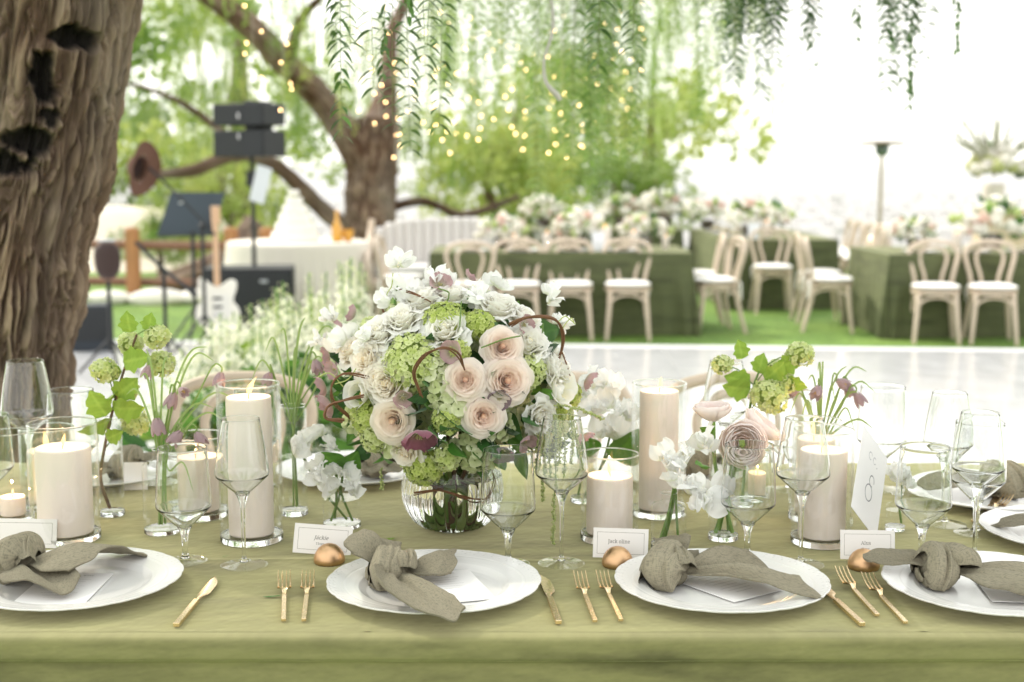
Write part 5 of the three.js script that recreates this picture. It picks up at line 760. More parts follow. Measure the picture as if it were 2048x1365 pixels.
viburnum(spot(0.470, -2.700), 'viburnum branch with lime green heads above the ranunculus', [[0.0, 0.014, 0], [0.006, 0.12, 0], [0.012, 0.20, 0], [0.020, 0.255, 0], [0.03, 0.285, 0]],
  [[-0.046, 0.298, 0.01, 0.020], [0.112, 0.316, 0, 0.026], [0.046, 0.232, 0.02, 0.037], [0.082, 0.258, -0.01, 0.024], [0.070, 0.285, -0.03, 0.018]],
  [[0.012, 0.262, 0, -1, 0.25, 0.056], [0.012, 0.25, 0.01, -1, 0.08, 0.060], [0.03, 0.28, 0, 0.05, 1, 0.045], [0.04, 0.27, 0.01, 0.7, 0.6, 0.055], [-0.005, 0.31, 0, -0.2, 1, 0.042], [0.07, 0.29, 0, 0.8, 0.5, 0.05], [0.055, 0.262, 0, 0.5, 0.9, 0.05], [0.088, 0.272, 0, 0.7, -0.5, 0.045], [0.02, 0.15, 0.02, 0.6, 0.5, 0.03]], stemMat);
function fritillary(pos, label, neck, heads, blades) {
  const t = thing('fritillary_stems', label, 'flower stem', pos, 0, 'chequered bell flowers in bud vases');
  heads.forEach(([x, y, z, r, d], i) => { const b = [R(-0.008, 0.008), 0.016, R(-0.008, 0.008)], n = [x * 0.12 + R(-0.004, 0.004), neck, 0]; stemOf([b, n, [x * 0.62, mix(neck, y, 0.72), z * 0.6], [x * 0.94, y + 0.022, z], [x + 0.004, y + 0.015, z], [x + 0.003, y + 0.004, z]], 0.0017, std([0.22, 0.33, 0.09], 0.6), t); obj('bell_flower', put(bellGeo(r, i * 31 + 7), [x + 0.003, y + 0.006, z], d || [R(-0.5, 0.5), -1, R(0, 0.5)], 0), petalMat, t); });
  blades.forEach(([x, y, z, c, w]) => obj('blade', bladeGeo([[x * 0.06, neck * 0.9, 0], [x * 0.25, mix(neck, y, 0.5), z * 0.3], [x * 0.7, mix(neck, y, 0.92) + c, z * 0.8], [x, y, z]], (w || 0.0028) * 0.72), leafMat, t));
}
seed(9);
fritillary(spot(-0.670, -2.520), 'chequered purple bell flowers left of the tall left candle', 0.158, [[0.034, 0.268, 0.02, 0.021, [-0.3, -0.9, 0.4]], [0.046, 0.276, 0.03, 0.016, [0.7, -0.2, 0.8]], [0.0, 0.222, 0.03, 0.023], [0.046, 0.196, 0.03, 0.022, [-0.6, -0.8, 0.3]], [0.074, 0.194, 0.03, 0.020, [0.6, -0.8, 0.4]], [-0.020, 0.316, -0.01, 0.018], [0.118, 0.304, 0, 0.020, [-0.2, -1, 0.3]]],
  [[0.11, 0.33, 0, 0.03], [0.10, 0.36, 0.01, 0.01], [-0.03, 0.30, 0.01, 0.02], [-0.02, 0.355, 0, 0.0], [0.16, 0.25, 0.01, 0.03], [0.11, 0.245, 0.02, 0.015], [-0.055, 0.27, 0.02, 0.02], [0.075, 0.09, 0.05, 0.05], [0.02, 0.34, -0.01, 0.01], [0.14, 0.21, 0.02, 0.03]]);
fritillary(spot(-0.439, -2.656), 'thin grassy stems with two nodding bells left of the bouquet', 0.21, [[-0.043, 0.285, 0.01, 0.020], [0.046, 0.310, 0.01, 0.020, [0.3, -0.9, 0.6]], [0.09, 0.318, -0.01, 0.016]],
  [[0.030, 0.40, 0, 0.0, 0.0035], [0.10, 0.365, 0.01, 0.03], [0.062, 0.35, 0, 0.01], [-0.05, 0.33, 0.01, 0.04], [-0.08, 0.27, 0.01, 0.05], [0.015, 0.34, 0.01, 0.01], [0.12, 0.24, 0.02, 0.07], [-0.02, 0.37, 0, 0.02], [0.08, 0.29, 0.02, 0.04]]);
fritillary(spot(0.637, -2.740), 'chequered bell flowers with curling green blades at right, above the pillar candle', 0.142, [[-0.052, 0.238, 0.01, 0.020, [-0.9, -0.3, 0.3]], [-0.012, 0.245, 0.02, 0.021, [-0.5, -0.7, 0.6]], [0.024, 0.255, 0.01, 0.020, [0.7, -0.3, 0.5]], [0.062, 0.232, 0.02, 0.021, [0.5, -0.9, 0.2]], [0.048, 0.246, 0, 0.019]],
  [[0.092, 0.278, 0, 0.02, 0.0032], [-0.012, 0.28, 0.01, 0.03, 0.0032], [0.10, 0.165, 0.03, 0.02, 0.0036], [-0.07, 0.19, 0.02, 0.05, 0.0032], [-0.05, 0.165, 0.03, 0.06, 0.0032], [0.05, 0.29, 0, 0.0, 0.003], [0.085, 0.215, 0.02, 0.03, 0.0032], [0.06, 0.16, 0.04, 0.05, 0.0032], [-0.03, 0.26, 0, 0.02, 0.003], [0.02, 0.22, 0.03, 0.04, 0.003], [-0.09, 0.252, 0, 0.02, 0.0022], [0.0, 0.30, 0, 0.01, 0.003], [0.11, 0.235, 0, 0.03, 0.003]]);
function sweetPeas(pos, label, blooms, leaves, feet) {
  const t = thing('sweet_pea_stems', label, 'flower stem', pos, 0, 'white sweet peas in bud vases');
  feet.forEach(([x0, z0, x1, y1, z1]) => stemOf([[x0, 0.014, z0], [mix(x0, x1, 0.7), y1 * 0.62, z1 * 0.5], [x1, y1, z1]], 0.0024, stemMat, t));
  blooms.forEach(([x, y, z, r], i) => obj('blossom', put(peaGeo(r, i + Math.round(pos[0] * 100)), [x, y, z], [R(-0.6, 0.6), 1, R(-0.1, 0.7)], R(0, 6)), petalMat, t));
  leaves.forEach(([x, y, z, dx, dy, len]) => obj('leaf', put(leafGeo(len, len * 0.5, { ca: greens[2][0], cb: greens[2][1], fold: 0.5 }), [x, y, z], [dx, dy, 0.4], 0.3), leafMat, t));
}
seed(14);
sweetPeas(spot(-0.331, -2.560), 'white sweet peas in the small bottle left of the bouquet', [[-0.082, 0.158, 0.02, 0.024], [-0.045, 0.172, 0.01, 0.026], [-0.028, 0.118, 0.04, 0.025], [0.002, 0.102, 0.05, 0.024], [0.030, 0.078, 0.05, 0.026], [-0.018, 0.080, 0.05, 0.022], [-0.012, 0.158, 0.02, 0.018]], [[0.004, 0.118, 0.02, 0.75, 0.75, 0.052], [0.0, 0.118, 0.02, -0.65, 0.75, 0.050]], [[-0.02, 0.01, 0.006, 0.11, 0.02], [0.022, 0.01, -0.008, 0.11, 0.02], [-0.015, -0.01, -0.004, 0.12, 0.03], [0.01, 0, -0.075, 0.155, 0.02]]);
sweetPeas(spot(0.287, -2.410), 'white sweet peas in the small bottle before the tall right candle', [[-0.006, 0.168, 0.0, 0.025], [0.026, 0.160, 0.01, 0.023], [0.058, 0.192, -0.02, 0.026], [0.040, 0.115, 0.03, 0.026], [0.008, 0.126, 0.03, 0.022], [0.066, 0.105, 0.03, 0.028], [0.045, 0.088, 0.03, 0.024], [0.0, 0.142, 0.02, 0.018]], [[0.05, 0.165, 0, 0.4, -0.3, 0.03]], [[-0.018, 0.01, 0.006, 0.11, 0.01], [-0.012, 0.004, 0.010, 0.13, 0.0], [-0.006, -0.006, 0.012, 0.12, 0.0], [0.018, 0.0, 0.012, 0.11, 0.0]]);
sweetPeas(spot(0.150, -2.760), 'white sweet peas and a green leaf behind the short right candle', [[0.035, 0.235, 0, 0.032], [0.062, 0.205, 0, 0.032], [0.080, 0.175, 0.01, 0.030], [0.020, 0.190, 0, 0.032], [0.052, 0.150, 0.02, 0.030], [0.0, 0.215, -0.02, 0.028], [0.09, 0.145, 0, 0.026]], [[0.055, 0.10, 0.03, 0.8, 0.8, 0.085], [0.02, 0.1, 0, -0.5, 0.8, 0.05]], [[-0.012, 0.0, 0.02, 0.19, 0], [0.01, 0.0, 0.055, 0.15, 0.01], [0.0, 0.01, 0.075, 0.17, 0]]);
sweetPeas(spot(0.738, -2.534), 'single white blossom in the smallest vase beside the table number', [[0.008, 0.092, 0, 0.020], [-0.004, 0.108, 0, 0.020]], [], [[0.012, 0, 0.003, 0.09, 0]]);
{
  const t = thing('ranunculus_stems', 'pale pink ranunculus with crossed green stems, right of the middle', 'flower stem', spot(0.397, -2.471), 0);
  const m = std([0.16, 0.30, 0.05], 0.5);
  for (const p of [[[0.016, 0.014, 0.008], [0.0, 0.075, 0.0], [-0.018, 0.145, 0], [-0.022, 0.225, 0]], [[-0.016, 0.014, 0.008], [0.004, 0.08, 0.004], [0.018, 0.14, 0.002], [0.030, 0.19, 0.0]], [[0.012, 0.014, -0.01], [0.008, 0.09, -0.01], [0.018, 0.15, -0.02], [0.072, 0.20, -0.035]], [[-0.006, 0.014, -0.012], [0.012, 0.1, -0.012], [0.03, 0.165, -0.02]]]) stemOf(p, 0.0038, m, t);
  obj('flower_head', put(ranunculusGeo(0.048, 3), [0.030, 0.178, -0.012], [0.0, 0.24, 1], 0), petalMat, t);
  obj('flower_head', put(ranunculusGeo(0.035, 5, 1), [-0.024, 0.226, 0], [-0.05, 1, 0.05], 0), petalMat, t);
  obj('flower_head', put(ranunculusGeo(0.040, 8, 1), [0.060, 0.192, -0.04], [0.5, 0.6, 0.1], 0), petalMat, t);
  for (const [x, y, dx, dy] of [[-0.022, 0.205, -1, 0.3], [-0.026, 0.19, -0.7, 0.7], [0.0, 0.15, 0.7, 0.6], [0.02, 0.13, 0.3, 0.9]]) obj('leaf', put(leafGeo(0.028, 0.009, { ca: greens[2][0], cb: greens[4][0] }), [x, y, 0.002], [dx, dy, 0.3], 0), leafMat, t);
}
{ // leaflets and bits of blossom fallen on the cloth
  seed(1212); const fall = [['small fallen green leaflet on the cloth left of the left pair of forks', -0.405, -2.12, 0.035, 0.0035, 1], ['tiny fallen leaflet between the short candle and the middle gold dome', 0.30, -2.30, 0.014, 0.003, 1], ['tiny fallen leaflet behind the left gold knife', -0.52, -2.35, 0.012, 0.003, 2], ['pale fallen petal left of the bouquet vase', -0.235, -2.47, 0.016, 0.006, 4], ['tiny fallen leaflet in front of the tall right candle', 0.33, -2.52, 0.013, 0.003, 2]];
  for (const [l, x, z, len, w, g] of fall) { const o = obj('fallen_leaflet', put(leafGeo(len, w, { ca: greens[g][0], cb: greens[g][1], bend: 0.1 }), [0, 0.0022, 0], [R(0.5, 1), 0.02, R(-0.3, 0.3)], PI / 2), leafMat); o.position.set(x, TOP + 0.0008, z); tag(o, l, 'leaf'); }
}
// ---------------------------------------------------------------- chairs
const chairWood = (() => { const t = tex(128, 512, (u, v) => { const k = 0.80 + 0.4 * fbm(u * 18, v * 3, 3, 4, 18, 3); return [k, k * 0.99, k * 0.97]; }); return std([0.63, 0.52, 0.42], 0.6, { map: t }); })();
const cushionMat = std([0.84, 0.81, 0.77], 0.9, { sheen: 0.3 });
const arch = (x0, z0, x1, z1, yLow, yTop, r) => { const p = []; for (let i = 0; i <= 12; i++) { const a = PI * i / 12, k = (1 - cos(a)) / 2; p.push([mix(x0, x1, k), yLow + (yTop - yLow) * pow(sin(a), 0.62), mix(z0, z1, k)]); } return tube(p, r, { seg: 7, n: 26 }); };
const chairParts = [
  ['seat', warp(new THREE.CylinderGeometry(0.205, 0.198, 0.036, 40, 1).translate(0, 0.436, 0), (x, y, z) => [x, y, z * 0.97]), chairWood],
  ['back_hoop', tube([[-0.145, 0.43, -0.165], [-0.165, 0.56, -0.182], [-0.195, 0.68, -0.205], [-0.205, 0.75, -0.218], [-0.175, 0.815, -0.230], [-0.09, 0.845, -0.236], [0, 0.852, -0.238], [0.09, 0.845, -0.236], [0.175, 0.815, -0.230], [0.205, 0.75, -0.218], [0.195, 0.68, -0.205], [0.165, 0.56, -0.182], [0.145, 0.43, -0.165]], 0.0185, { seg: 9, n: 60 }), chairWood],
  ['inner_hoop', tube([[-0.062, 0.44, -0.172], [-0.076, 0.56, -0.182], [-0.108, 0.67, -0.203], [-0.112, 0.73, -0.214], [-0.08, 0.785, -0.224], [0, 0.803, -0.228], [0.08, 0.785, -0.224], [0.112, 0.73, -0.214], [0.108, 0.67, -0.203], [0.076, 0.56, -0.182], [0.062, 0.44, -0.172]], 0.0145, { seg: 8, n: 50 }), chairWood],
  ...[-1, 1].map((s) => ['leg', tube([[s * 0.145, 0.435, -0.150], [s * 0.165, 0.24, -0.185], [s * 0.195, 0, -0.245]], [0.021, 0.021, 0.0165], { seg: 9 }), chairWood]),
  ...[-1, 1].map((s) => ['leg', tube([[s * 0.150, 0.435, 0.145], [s * 0.165, 0.24, 0.165], [s * 0.185, 0, 0.200]], [0.022, 0.021, 0.016], { seg: 9 }), chairWood]),
  ['brace', arch(-0.166, -0.188, 0.166, -0.188, 0.23, 0.395, 0.0115), chairWood], ['brace', arch(-0.166, 0.166, 0.166, 0.166, 0.23, 0.395, 0.0115), chairWood],
  ['brace', arch(-0.166, -0.188, -0.166, 0.166, 0.23, 0.395, 0.0115), chairWood], ['brace', arch(0.166, -0.188, 0.166, 0.166, 0.23, 0.395, 0.0115), chairWood],
  ['cushion', warp(new THREE.SphereGeometry(1, 36, 18), (x, y, z) => { const k = 1 / pow(pow(abs(x), 3) + pow(abs(z), 3) + 1e-6, 1 / 3) * sqrt(x * x + z * z); return [x * 0.200 * min(1.12, k), 0.483 + y * 0.030 - (y > 0 ? 0.006 * exp(-30 * (x * x + z * z)) : 0), z * 0.195 * min(1.12, k)]; }), cushionMat],
  ...[-1, 1].map((s) => ['cushion_tie', join([tube([[s * 0.14, 0.47, -0.17], [s * 0.165, 0.455, -0.195], [s * 0.168, 0.40, -0.20], [s * 0.16, 0.31, -0.205]], 0.010, { seg: 6 }), tube([[s * 0.15, 0.47, -0.19], [s * 0.185, 0.455, -0.19], [s * 0.19, 0.40, -0.185], [s * 0.182, 0.34, -0.19]], 0.008, { seg: 6 })]), cushionMat]),
];
function makeChair(label, group) { const t = thing('bentwood_chair', label, 'chair', [0, 0, 0], 0, group); for (const [n, g, m] of chairParts) obj(n, g, m, t); return t; }
const GN = 'chairs on the far side of the near table', GF = 'chairs round the far green tables';
const nearChair = makeChair('bentwood chair behind the tall left candle, its hoop above white flowers', GN); nearChair.position.set(-0.80, 0, -3.78); nearChair.rotation.y = 0.04;
for (const [x, l, a] of [[-0.28, 'bentwood chair mostly hidden behind the bouquet', -0.05], [0.155, 'bentwood chair right of the bouquet, behind the tallest right candle', 0.03], [0.665, 'bentwood chair whose round hoop frames the pink ranunculus', -0.02]]) dup(nearChair, [x, 0, -3.78], a, l);
const farChair = makeChair('leftmost of the four chairs before the long green table', GF); farChair.position.set(-0.36, 0, -11.79); farChair.rotation.y = PI;
for (const [x, z, a, l] of [
  [0.066, -11.79, PI, 'second chair from left before the long green table'], [0.49, -11.80, PI, 'third chair from left before the long green table'], [0.985, -11.79, PI, 'rightmost of the four chairs before the long green table'],
  [1.86, -12.25, -PI / 2 - 0.2, 'chair at the right end of the long green table, its back to the right'], [1.80, -13.0, -PI / 2 + 0.1, 'second chair at the right end of the long green table, farther back'],
  [2.72, -13.92, PI, 'chair with its back to the camera before the middle green table'],
  [2.90, -12.35, PI / 2 + 0.25, 'chair at the left end of the right green table, back on its left'], [2.98, -13.1, PI / 2, 'second chair at the left end of the right green table, farther back'],
  [3.62, -11.55, PI + 0.12, 'left of the two chairs before the right green table'], [4.08, -11.50, PI + 0.1, 'chair before the right green table, cut by the photo edge'],
  [3.95, -15.2, -PI / 2, 'nearest chair on the right side of the middle green table'], [3.98, -15.8, -PI / 2, 'middle chair on the right side of the middle green table'], [4.0, -16.4, -PI / 2, 'third chair on the right side of the middle green table'], [4.02, -17.0, -PI / 2, 'last chair on the right side of the middle green table'],
  [-1.02, -12.55, PI / 2, 'chair at the left end of the long green table before the sofa'],
]) dup(farChair, [x + R(-0.03, 0.03), 0, z], a + R(-0.11, 0.11), l);

// ---------------------------------------------------------------- far tables under green cloths
const velvet = std([0.105, 0.120, 0.050], 0.85, { map: clothCol, bumpMap: clothBump, bumpScale: 0.01, sheen: 1, sheenRoughness: 0.55, sheenColor: lin(0.85, 0.85, 0.5) });
function farTable(label, x, z, w, d, h, turn, sd) {
  const t = thing('cloth_covered_table', label, 'table', [x, 0, z], turn, 'far tables under green cloths'); const per = 2 * (w + d);
  const g = sheet(300, 30, (u, v) => {
    const s = u * per; let px, pz, nx, nz; if (s < w) [px, pz, nx, nz] = [-w / 2 + s, d / 2, 0, 1]; else if (s < w + d) [px, pz, nx, nz] = [w / 2, d / 2 - (s - w), 1, 0]; else if (s < 2 * w + d) [px, pz, nx, nz] = [w / 2 - (s - w - d), -d / 2, 0, -1]; else [px, pz, nx, nz] = [-w / 2, -d / 2 + (s - 2 * w - d), -1, 0];
    const corner = min(abs(abs(px) - w / 2), 1) + min(abs(abs(pz) - d / 2), 1), ck = ss(0.34, 0, corner), y = v < 0.08 ? h - 0.012 * (v / 0.08) * (v / 0.08) : mix(h - 0.012, 0.006, (v - 0.08) / 0.92), f = ss(0.05, 1, v);
    let o = -0.006 + 0.006 * ss(0, 0.08, v) + f * (0.035 * (fbm(s * 4.2 + sd, 1, sd, 3) - 0.4) + ck * (0.05 + 0.045 * sin(corner * 42 + sd)));
    const cx = Math.sign(px), cz = Math.sign(pz); return [px + nx * o + (nx ? 0 : cx * ck * 0.08 * f), y, pz + nz * o + (nz ? 0 : cz * ck * 0.08 * f)];
  }, { closeU: true });
  const uv = g.attributes.uv, p = g.attributes.position; for (let i = 0; i < uv.count; i++) uv.setXY(i, uv.getX(i) * per * 0.5 + p.getY(i) * 0.3, p.getY(i) * 0.6);
  const top = sheet(2, 2, (u, v) => [mix(-w / 2 + 0.006, w / 2 - 0.006, u), h + 0.0004, mix(d / 2 - 0.006, -d / 2 + 0.006, v)]);
  obj('tablecloth', [g, top], velvet, t); obj('tabletop', box(w - 0.04, 0.03, d - 0.04, 0, h - 0.022, 0), chairWood, t); return t;
}
farTable('long table under a dark green cloth behind the bouquet, four chairs before it', 0.437, -12.57, 2.34, 1.2, 0.74, 0.0, 3);
farTable('green clothed table standing farther back between the two chairs seen from the side', 2.85, -15.7, 1.2, 2.9, 0.74, 0, 17);
farTable('green clothed table at the right edge with a lit left end', 4.56, -12.42, 2.6, 1.2, 0.74, 0.05, 29);
farTable('green clothed table far behind the long one, mostly hidden', 0.9, -17.2, 2.4, 1.2, 0.74, 0, 41);

// what stands on them: centrepieces, candles, glasses, plates
function centre(x, z, h, s, label, green) {
  seed(Math.round(x * 100 + z * 10 + 999)); s *= 0.78; const t = thing('flower_centrepiece', label, 'centrepiece', [x, h, z], 0, 'flower centrepieces on the far tables');
  obj('bowl', lathe([[0, 0], [0.06, 0], [0.09, 0.05], [0.088, 0.10], [0.08, 0.12]].map(([a, b]) => [a * s, b * s]), 20), std([0.10, 0.08, 0.06], 0.4), t);
  const L = [], F = [];
  for (let i = 0; i < 52; i++) { const a = R(0, 6.28), e = Math.asin(R(-0.35, 1)), n = [cos(a) * cos(e), sin(e), sin(a) * cos(e)], k = R(0.14, 0.20) * s; L.push(put(paint(warp(new THREE.IcosahedronGeometry(R(0.032, 0.055) * s, 1), (px, py, pz) => { const q = 1 + 0.35 * (fbm(px * 60, py * 60, pz * 60 + i, 2) - 0.5); return [px * q, py * q, pz * q]; }), i % 6 === 0 ? [0.55, 0.64, 0.26] : i % 9 === 1 ? [0.78, 0.58, 0.50] : [0.94, 0.91, 0.84]), [n[0] * k * 1.6, 0.20 * s + n[1] * k, n[2] * k], n, 0)); }
  for (let i = 0; i < 26; i++) { const a = R(0, 6.28), e = R(-0.5, 1.2), n = [cos(a) * cos(e), sin(e), sin(a) * cos(e)], k = 0.15 * s, q = greens[i % (green ? 5 : 3)]; F.push(put(leafGeo(R(0.07, 0.15) * s, 0.022 * s, { ca: q[0], cb: q[1], nv: 4, sd: i }), [n[0] * k, 0.19 * s + n[1] * k, n[2] * k], n, 0)); }
  obj('blooms', L, petalMat, t); obj('foliage', F, leafMat, t); return t;
}
[[-0.10, -12.6, 0.75, 1.0, 'white centrepiece with a long green tendril at the left of the long table'], [0.62, -12.55, 0.75, 1.15, 'white and green centrepiece in a dark bowl on the long table'], [1.25, -12.75, 0.75, 1.0, 'white centrepiece at the right end of the long table'], [2.62, -14.9, 0.75, 1.25, 'white centrepiece at the front of the middle table'], [2.95, -15.6, 0.75, 1.2, 'second white centrepiece on the middle table, farther back'], [2.4, -16.6, 0.75, 1.2, 'white centrepiece at the back of the middle table'], [4.42, -12.45, 0.75, 1.45, 'big white centrepiece with green leaves on the right table'], [3.75, -12.6, 0.75, 0.95, 'small white centrepiece at the left of the right table'], [0.4, -17.2, 0.75, 1.3, 'pale centrepiece on the far hidden table, left'], [1.4, -17.2, 0.75, 1.3, 'pale centrepiece on the far hidden table, right'], [1.95, -17.4, 0.75, 1.5, 'tall pale centrepiece right of the far hidden table']].forEach(([x, z, h, s, l], i) => centre(x, z, h + (i === 10 ? 0.0 : 0), s, l, i % 2));
{
  const h = 0.7425; seed(515); const cg = lathe([[0, 0], [0.04, 0], [0.04, 0.15], [0.036, 0.153], [0, 0.148]], 20), gg = lathe([[0.055, 0], [0.055, 0.22]], 24), fg = flameGeo(0.035, 0.1);
  let c0; const farFlame = new THREE.MeshStandardMaterial({ color: 0x000000, emissive: new THREE.Color(1, 0.42, 0.12), emissiveIntensity: 2.2 });
  [[0.32, -12.35, 0.2], [0.85, -12.35, 0.26], [0.02, -12.45, 0.16], [1.12, -12.45, 0.2], [0.47, -12.75, 0.24], [2.75, -14.6, 0.22], [2.55, -15.3, 0.2], [4.05, -12.3, 0.2], [4.75, -12.3, 0.24], [1.42, -12.5, 0.15]].forEach(([x, z, ch], i) => { let t; if (!c0) { t = c0 = thing('lit_candle', '', 'candle', [x, h, z], 0, 'lit candles on the far tables'); obj('wax', cg, waxMat, t); obj('glass', gg, paneMat, t); const f = obj('flame', fg, farFlame, t); f.position.y = 0.152; } else t = dup(c0, [x, h, z], 0); t.scale.setScalar(ch / 0.2); t.userData.label = ['blush candle in a glass before the dark bowl on the long table', 'tall candle with an orange flame on the long table', 'short candle near the left end of the long table', 'candle near the right end of the long table', 'candle at the back of the long table', 'candle at the front of the middle table', 'candle halfway along the middle table', 'candle at the left of the right table', 'candle beside the big centrepiece on the right table', 'small candle at the right corner of the long table'][i]; });
  let g0, p0, n0; const farGlass = []; const pl = lathe([[0, 0.004], [0.11, 0.004], [0.16, 0.018], [0.165, 0.02], [0.16, 0.014], [0.1, 0], [0, 0]], 32), nk = warp(ball(0.06, 0, 0.035, 0, 14, 8), (x, y, z) => [x * 1.6, y * 0.7 + 0.02 * sin(x * 40), z]);
  const rows = []; for (let i = 0; i < 4; i++) rows.push([-0.36 + i * 0.45, -12.14, 0, 'of the long table', i]); for (let i = 0; i < 3; i++) rows.push([3.62 + i * 0.46, -11.97, 0, 'of the right table', i]); for (let i = 0; i < 3; i++) rows.push([2.43, -14.7 - i * 0.7, 1, 'of the middle table', i]);
  const ord = ['first', 'second', 'third', 'fourth'];
  for (const [x, z, side, w, i] of rows) {
    const wh = side ? `${ord[i]} from front, left side ${w}` : `${ord[i]} from left, front ${w}`;
    if (!p0) { p0 = obj('dinner_plate', pl, chinaMat); p0.position.set(x, h, z); tag(p0, 'white plate ' + wh, 'plate', 'plates on the far tables'); } else dup(p0, [x, h, z], 0, 'white plate ' + wh);
    if (!n0) { n0 = obj('folded_napkin', nk, napkinMat); n0.position.set(x, h + 0.008, z); tag(n0, 'taupe napkin on the plate ' + wh, 'napkin', 'napkins on the far tables'); } else dup(n0, [x, h + 0.008, z], side, 'taupe napkin on the plate ' + wh);
    for (const [dx, dz, kind] of [[0.14, -0.2, 'wine'], [0.2, -0.12, 'water']]) { const gx = x + (side ? -dz : dx), gz = z + (side ? -dx : dz); const t = stemware(kind, kind === 'wine' ? 'wine_glass' : 'water_goblet', (kind === 'wine' ? 'wine glass' : 'goblet') + ' by the plate ' + wh, gx, gz); t.position.y = h; t.userData.group = 'glasses on the far tables'; }
  }
  const nm = std([0.86, 0.88, 0.95], 0.7); for (const [x, z, l] of [[0.78, -12.2, 'white table number card on the long table by the tall candle'], [2.56, -14.35, 'white table number card at the front of the middle table']]) { const o = obj('number_card', box(0.11, 0.17, 0.006, 0, 0.085, 0, 0.001), nm); o.position.set(x, h, z); tag(o, l, 'table number', 'number cards on the far tables'); }
}

// ---------------------------------------------------------------- sofa
{
  const t = thing('channel_sofa', 'pale sofa with a tufted channel back and wooden frame behind the long table', 'sofa', [-0.66, 0, -13.75], 0.04); const fab = std([0.66, 0.63, 0.61], 0.9, { sheen: 0.3 });
  const n = 15; for (let i = 0; i < n; i++) { const x = mix(-0.70, 0.70, i / (n - 1)), y1 = 0.985 - 0.10 * pow(abs(i - 7) / 7, 4); obj('back_channel', warp(new RoundedBoxGeometry(0.104, y1 - 0.42, 0.10, 3, 0.045), (px, py, pz) => [px, py, pz]).translate(x, (y1 + 0.42) / 2, -0.32), fab, t); }
  obj('seat_cushion', box(1.42, 0.14, 0.62, 0, 0.45, 0.02, 0.05, 4), fab, t); obj('frame', box(1.56, 0.10, 0.70, 0, 0.33, 0, 0.02), chairWood, t);
  for (const s of [-1, 1]) { obj('arm', tube([[s * 0.78, 0.96, -0.36], [s * 0.80, 0.80, -0.30], [s * 0.80, 0.66, 0.0], [s * 0.79, 0.58, 0.30], [s * 0.78, 0.34, 0.33]], 0.034, { seg: 9 }), chairWood, t); for (const z of [-0.30, 0.30]) obj('leg', tube([[s * 0.74, 0.30, z], [s * 0.76, 0, z * 1.08]], [0.032, 0.02], { seg: 8 }), chairWood, t); }
}
// ---------------------------------------------------------------- patio heater, urn and bar
{
  const st = std([0.44, 0.36, 0.28], 0.4, { metalness: 0.6 }), t = thing('patio_heater', 'slim patio heater with a flat round hood on the lawn at right', 'patio heater', [6.52, groundH(6.52, -24), -24]);
  const y = -groundH(6.52, -24); obj('hood', lathe([[0, y + 1.99], [0.10, y + 1.985], [0.37, y + 1.965], [0.40, y + 1.945], [0.40, y + 1.905], [0.36, y + 1.915], [0.1, y + 1.955], [0, y + 1.96]], 40), std([0.26, 0.21, 0.17], 0.6), t);
  obj('burner', lathe([[0, y + 1.94], [0.125, y + 1.94], [0.12, y + 1.80], [0.105, y + 1.74], [0.06, y + 1.71], [0, y + 1.71]], 24), std([0.22, 0.26, 0.29], 0.35, { metalness: 0.7 }), t); obj('pole', tube([[0, 0.25, 0], [0, y + 1.72, 0]], 0.036, { seg: 10 }), st, t); obj('base', lathe([[0, 0], [0.25, 0], [0.25, 0.05], [0.2, 0.3], [0.05, 0.34], [0, 0.34]], 24), st, t);
}
{
  const b = thing('serving_bar', 'tan counter at the right edge carrying the flower urn', 'bar', [6.95, 0, -17.2]); obj('counter_top', box(2.1, 0.05, 0.62, 0, 0.945, 0, 0.01), std([0.60, 0.40, 0.23], 0.55), b); obj('front', box(2.0, 0.91, 0.54, 0, 0.46, 0, 0.01), std([0.66, 0.52, 0.38], 0.7), b);
  seed(812); const t = thing('flower_urn', 'tall white urn of spiky white and green flowers on the bar', 'flower urn', [6.03, 0.973, -17.0]);
  obj('urn', lathe([[0, 0], [0.085, 0], [0.10, 0.02], [0.11, 0.12], [0.112, 0.24], [0.108, 0.27], [0.1, 0.262], [0, 0.25]], 28), std([0.72, 0.64, 0.60], 0.6), t);
  const L = [], F = []; for (let i = 0; i < 60; i++) { const a = R(0, 6.28), e = R(-0.2, 1.4), k = R(0.14, 0.30), n = [cos(a) * cos(e), sin(e), sin(a) * cos(e)]; L.push(put(paint(new THREE.IcosahedronGeometry(R(0.045, 0.075), 1), i % 4 ? [0.84, 0.80, 0.74] : [0.60, 0.62, 0.30]), [n[0] * k * 1.1, 0.42 + n[1] * k * 0.8, n[2] * k], n)); const g = greens[i % 5]; if (i % 2) F.push(put(leafGeo(R(0.10, 0.2), 0.024, { ca: g[0], cb: g[1], nv: 5 }), [n[0] * k * 0.8, 0.38 + n[1] * k * 0.7, n[2] * k * 0.8], [n[0], n[1] - 0.2, n[2]])); }
  const S = []; for (let i = 0; i < 17; i++) { const a = mix(-1.15, 1.15, i / 16) + R(-0.05, 0.05), l = R(0.45, 0.72), z = R(-0.3, 0.3), c = [sin(a) * 0.16, 0.55, z * 0.3], e = [sin(a) * (0.16 + l), 0.55 + cos(a) * l * 0.95, z]; for (let k = 0; k < 22; k++) { const q = k / 21; S.push(paint(ball(0.027 * (1 - 0.7 * q), mix(c[0], e[0], q) + R(-0.012, 0.012), mix(c[1], e[1], q), mix(c[2], e[2], q) + R(-0.012, 0.012), 5, 4), [0.56, 0.56, 0.44])); } }
  t.scale.setScalar(1.22); obj('blooms', L, petalMat, t); obj('flower_spikes', S, petalMat, t); obj('foliage', F, leafMat, t);
}
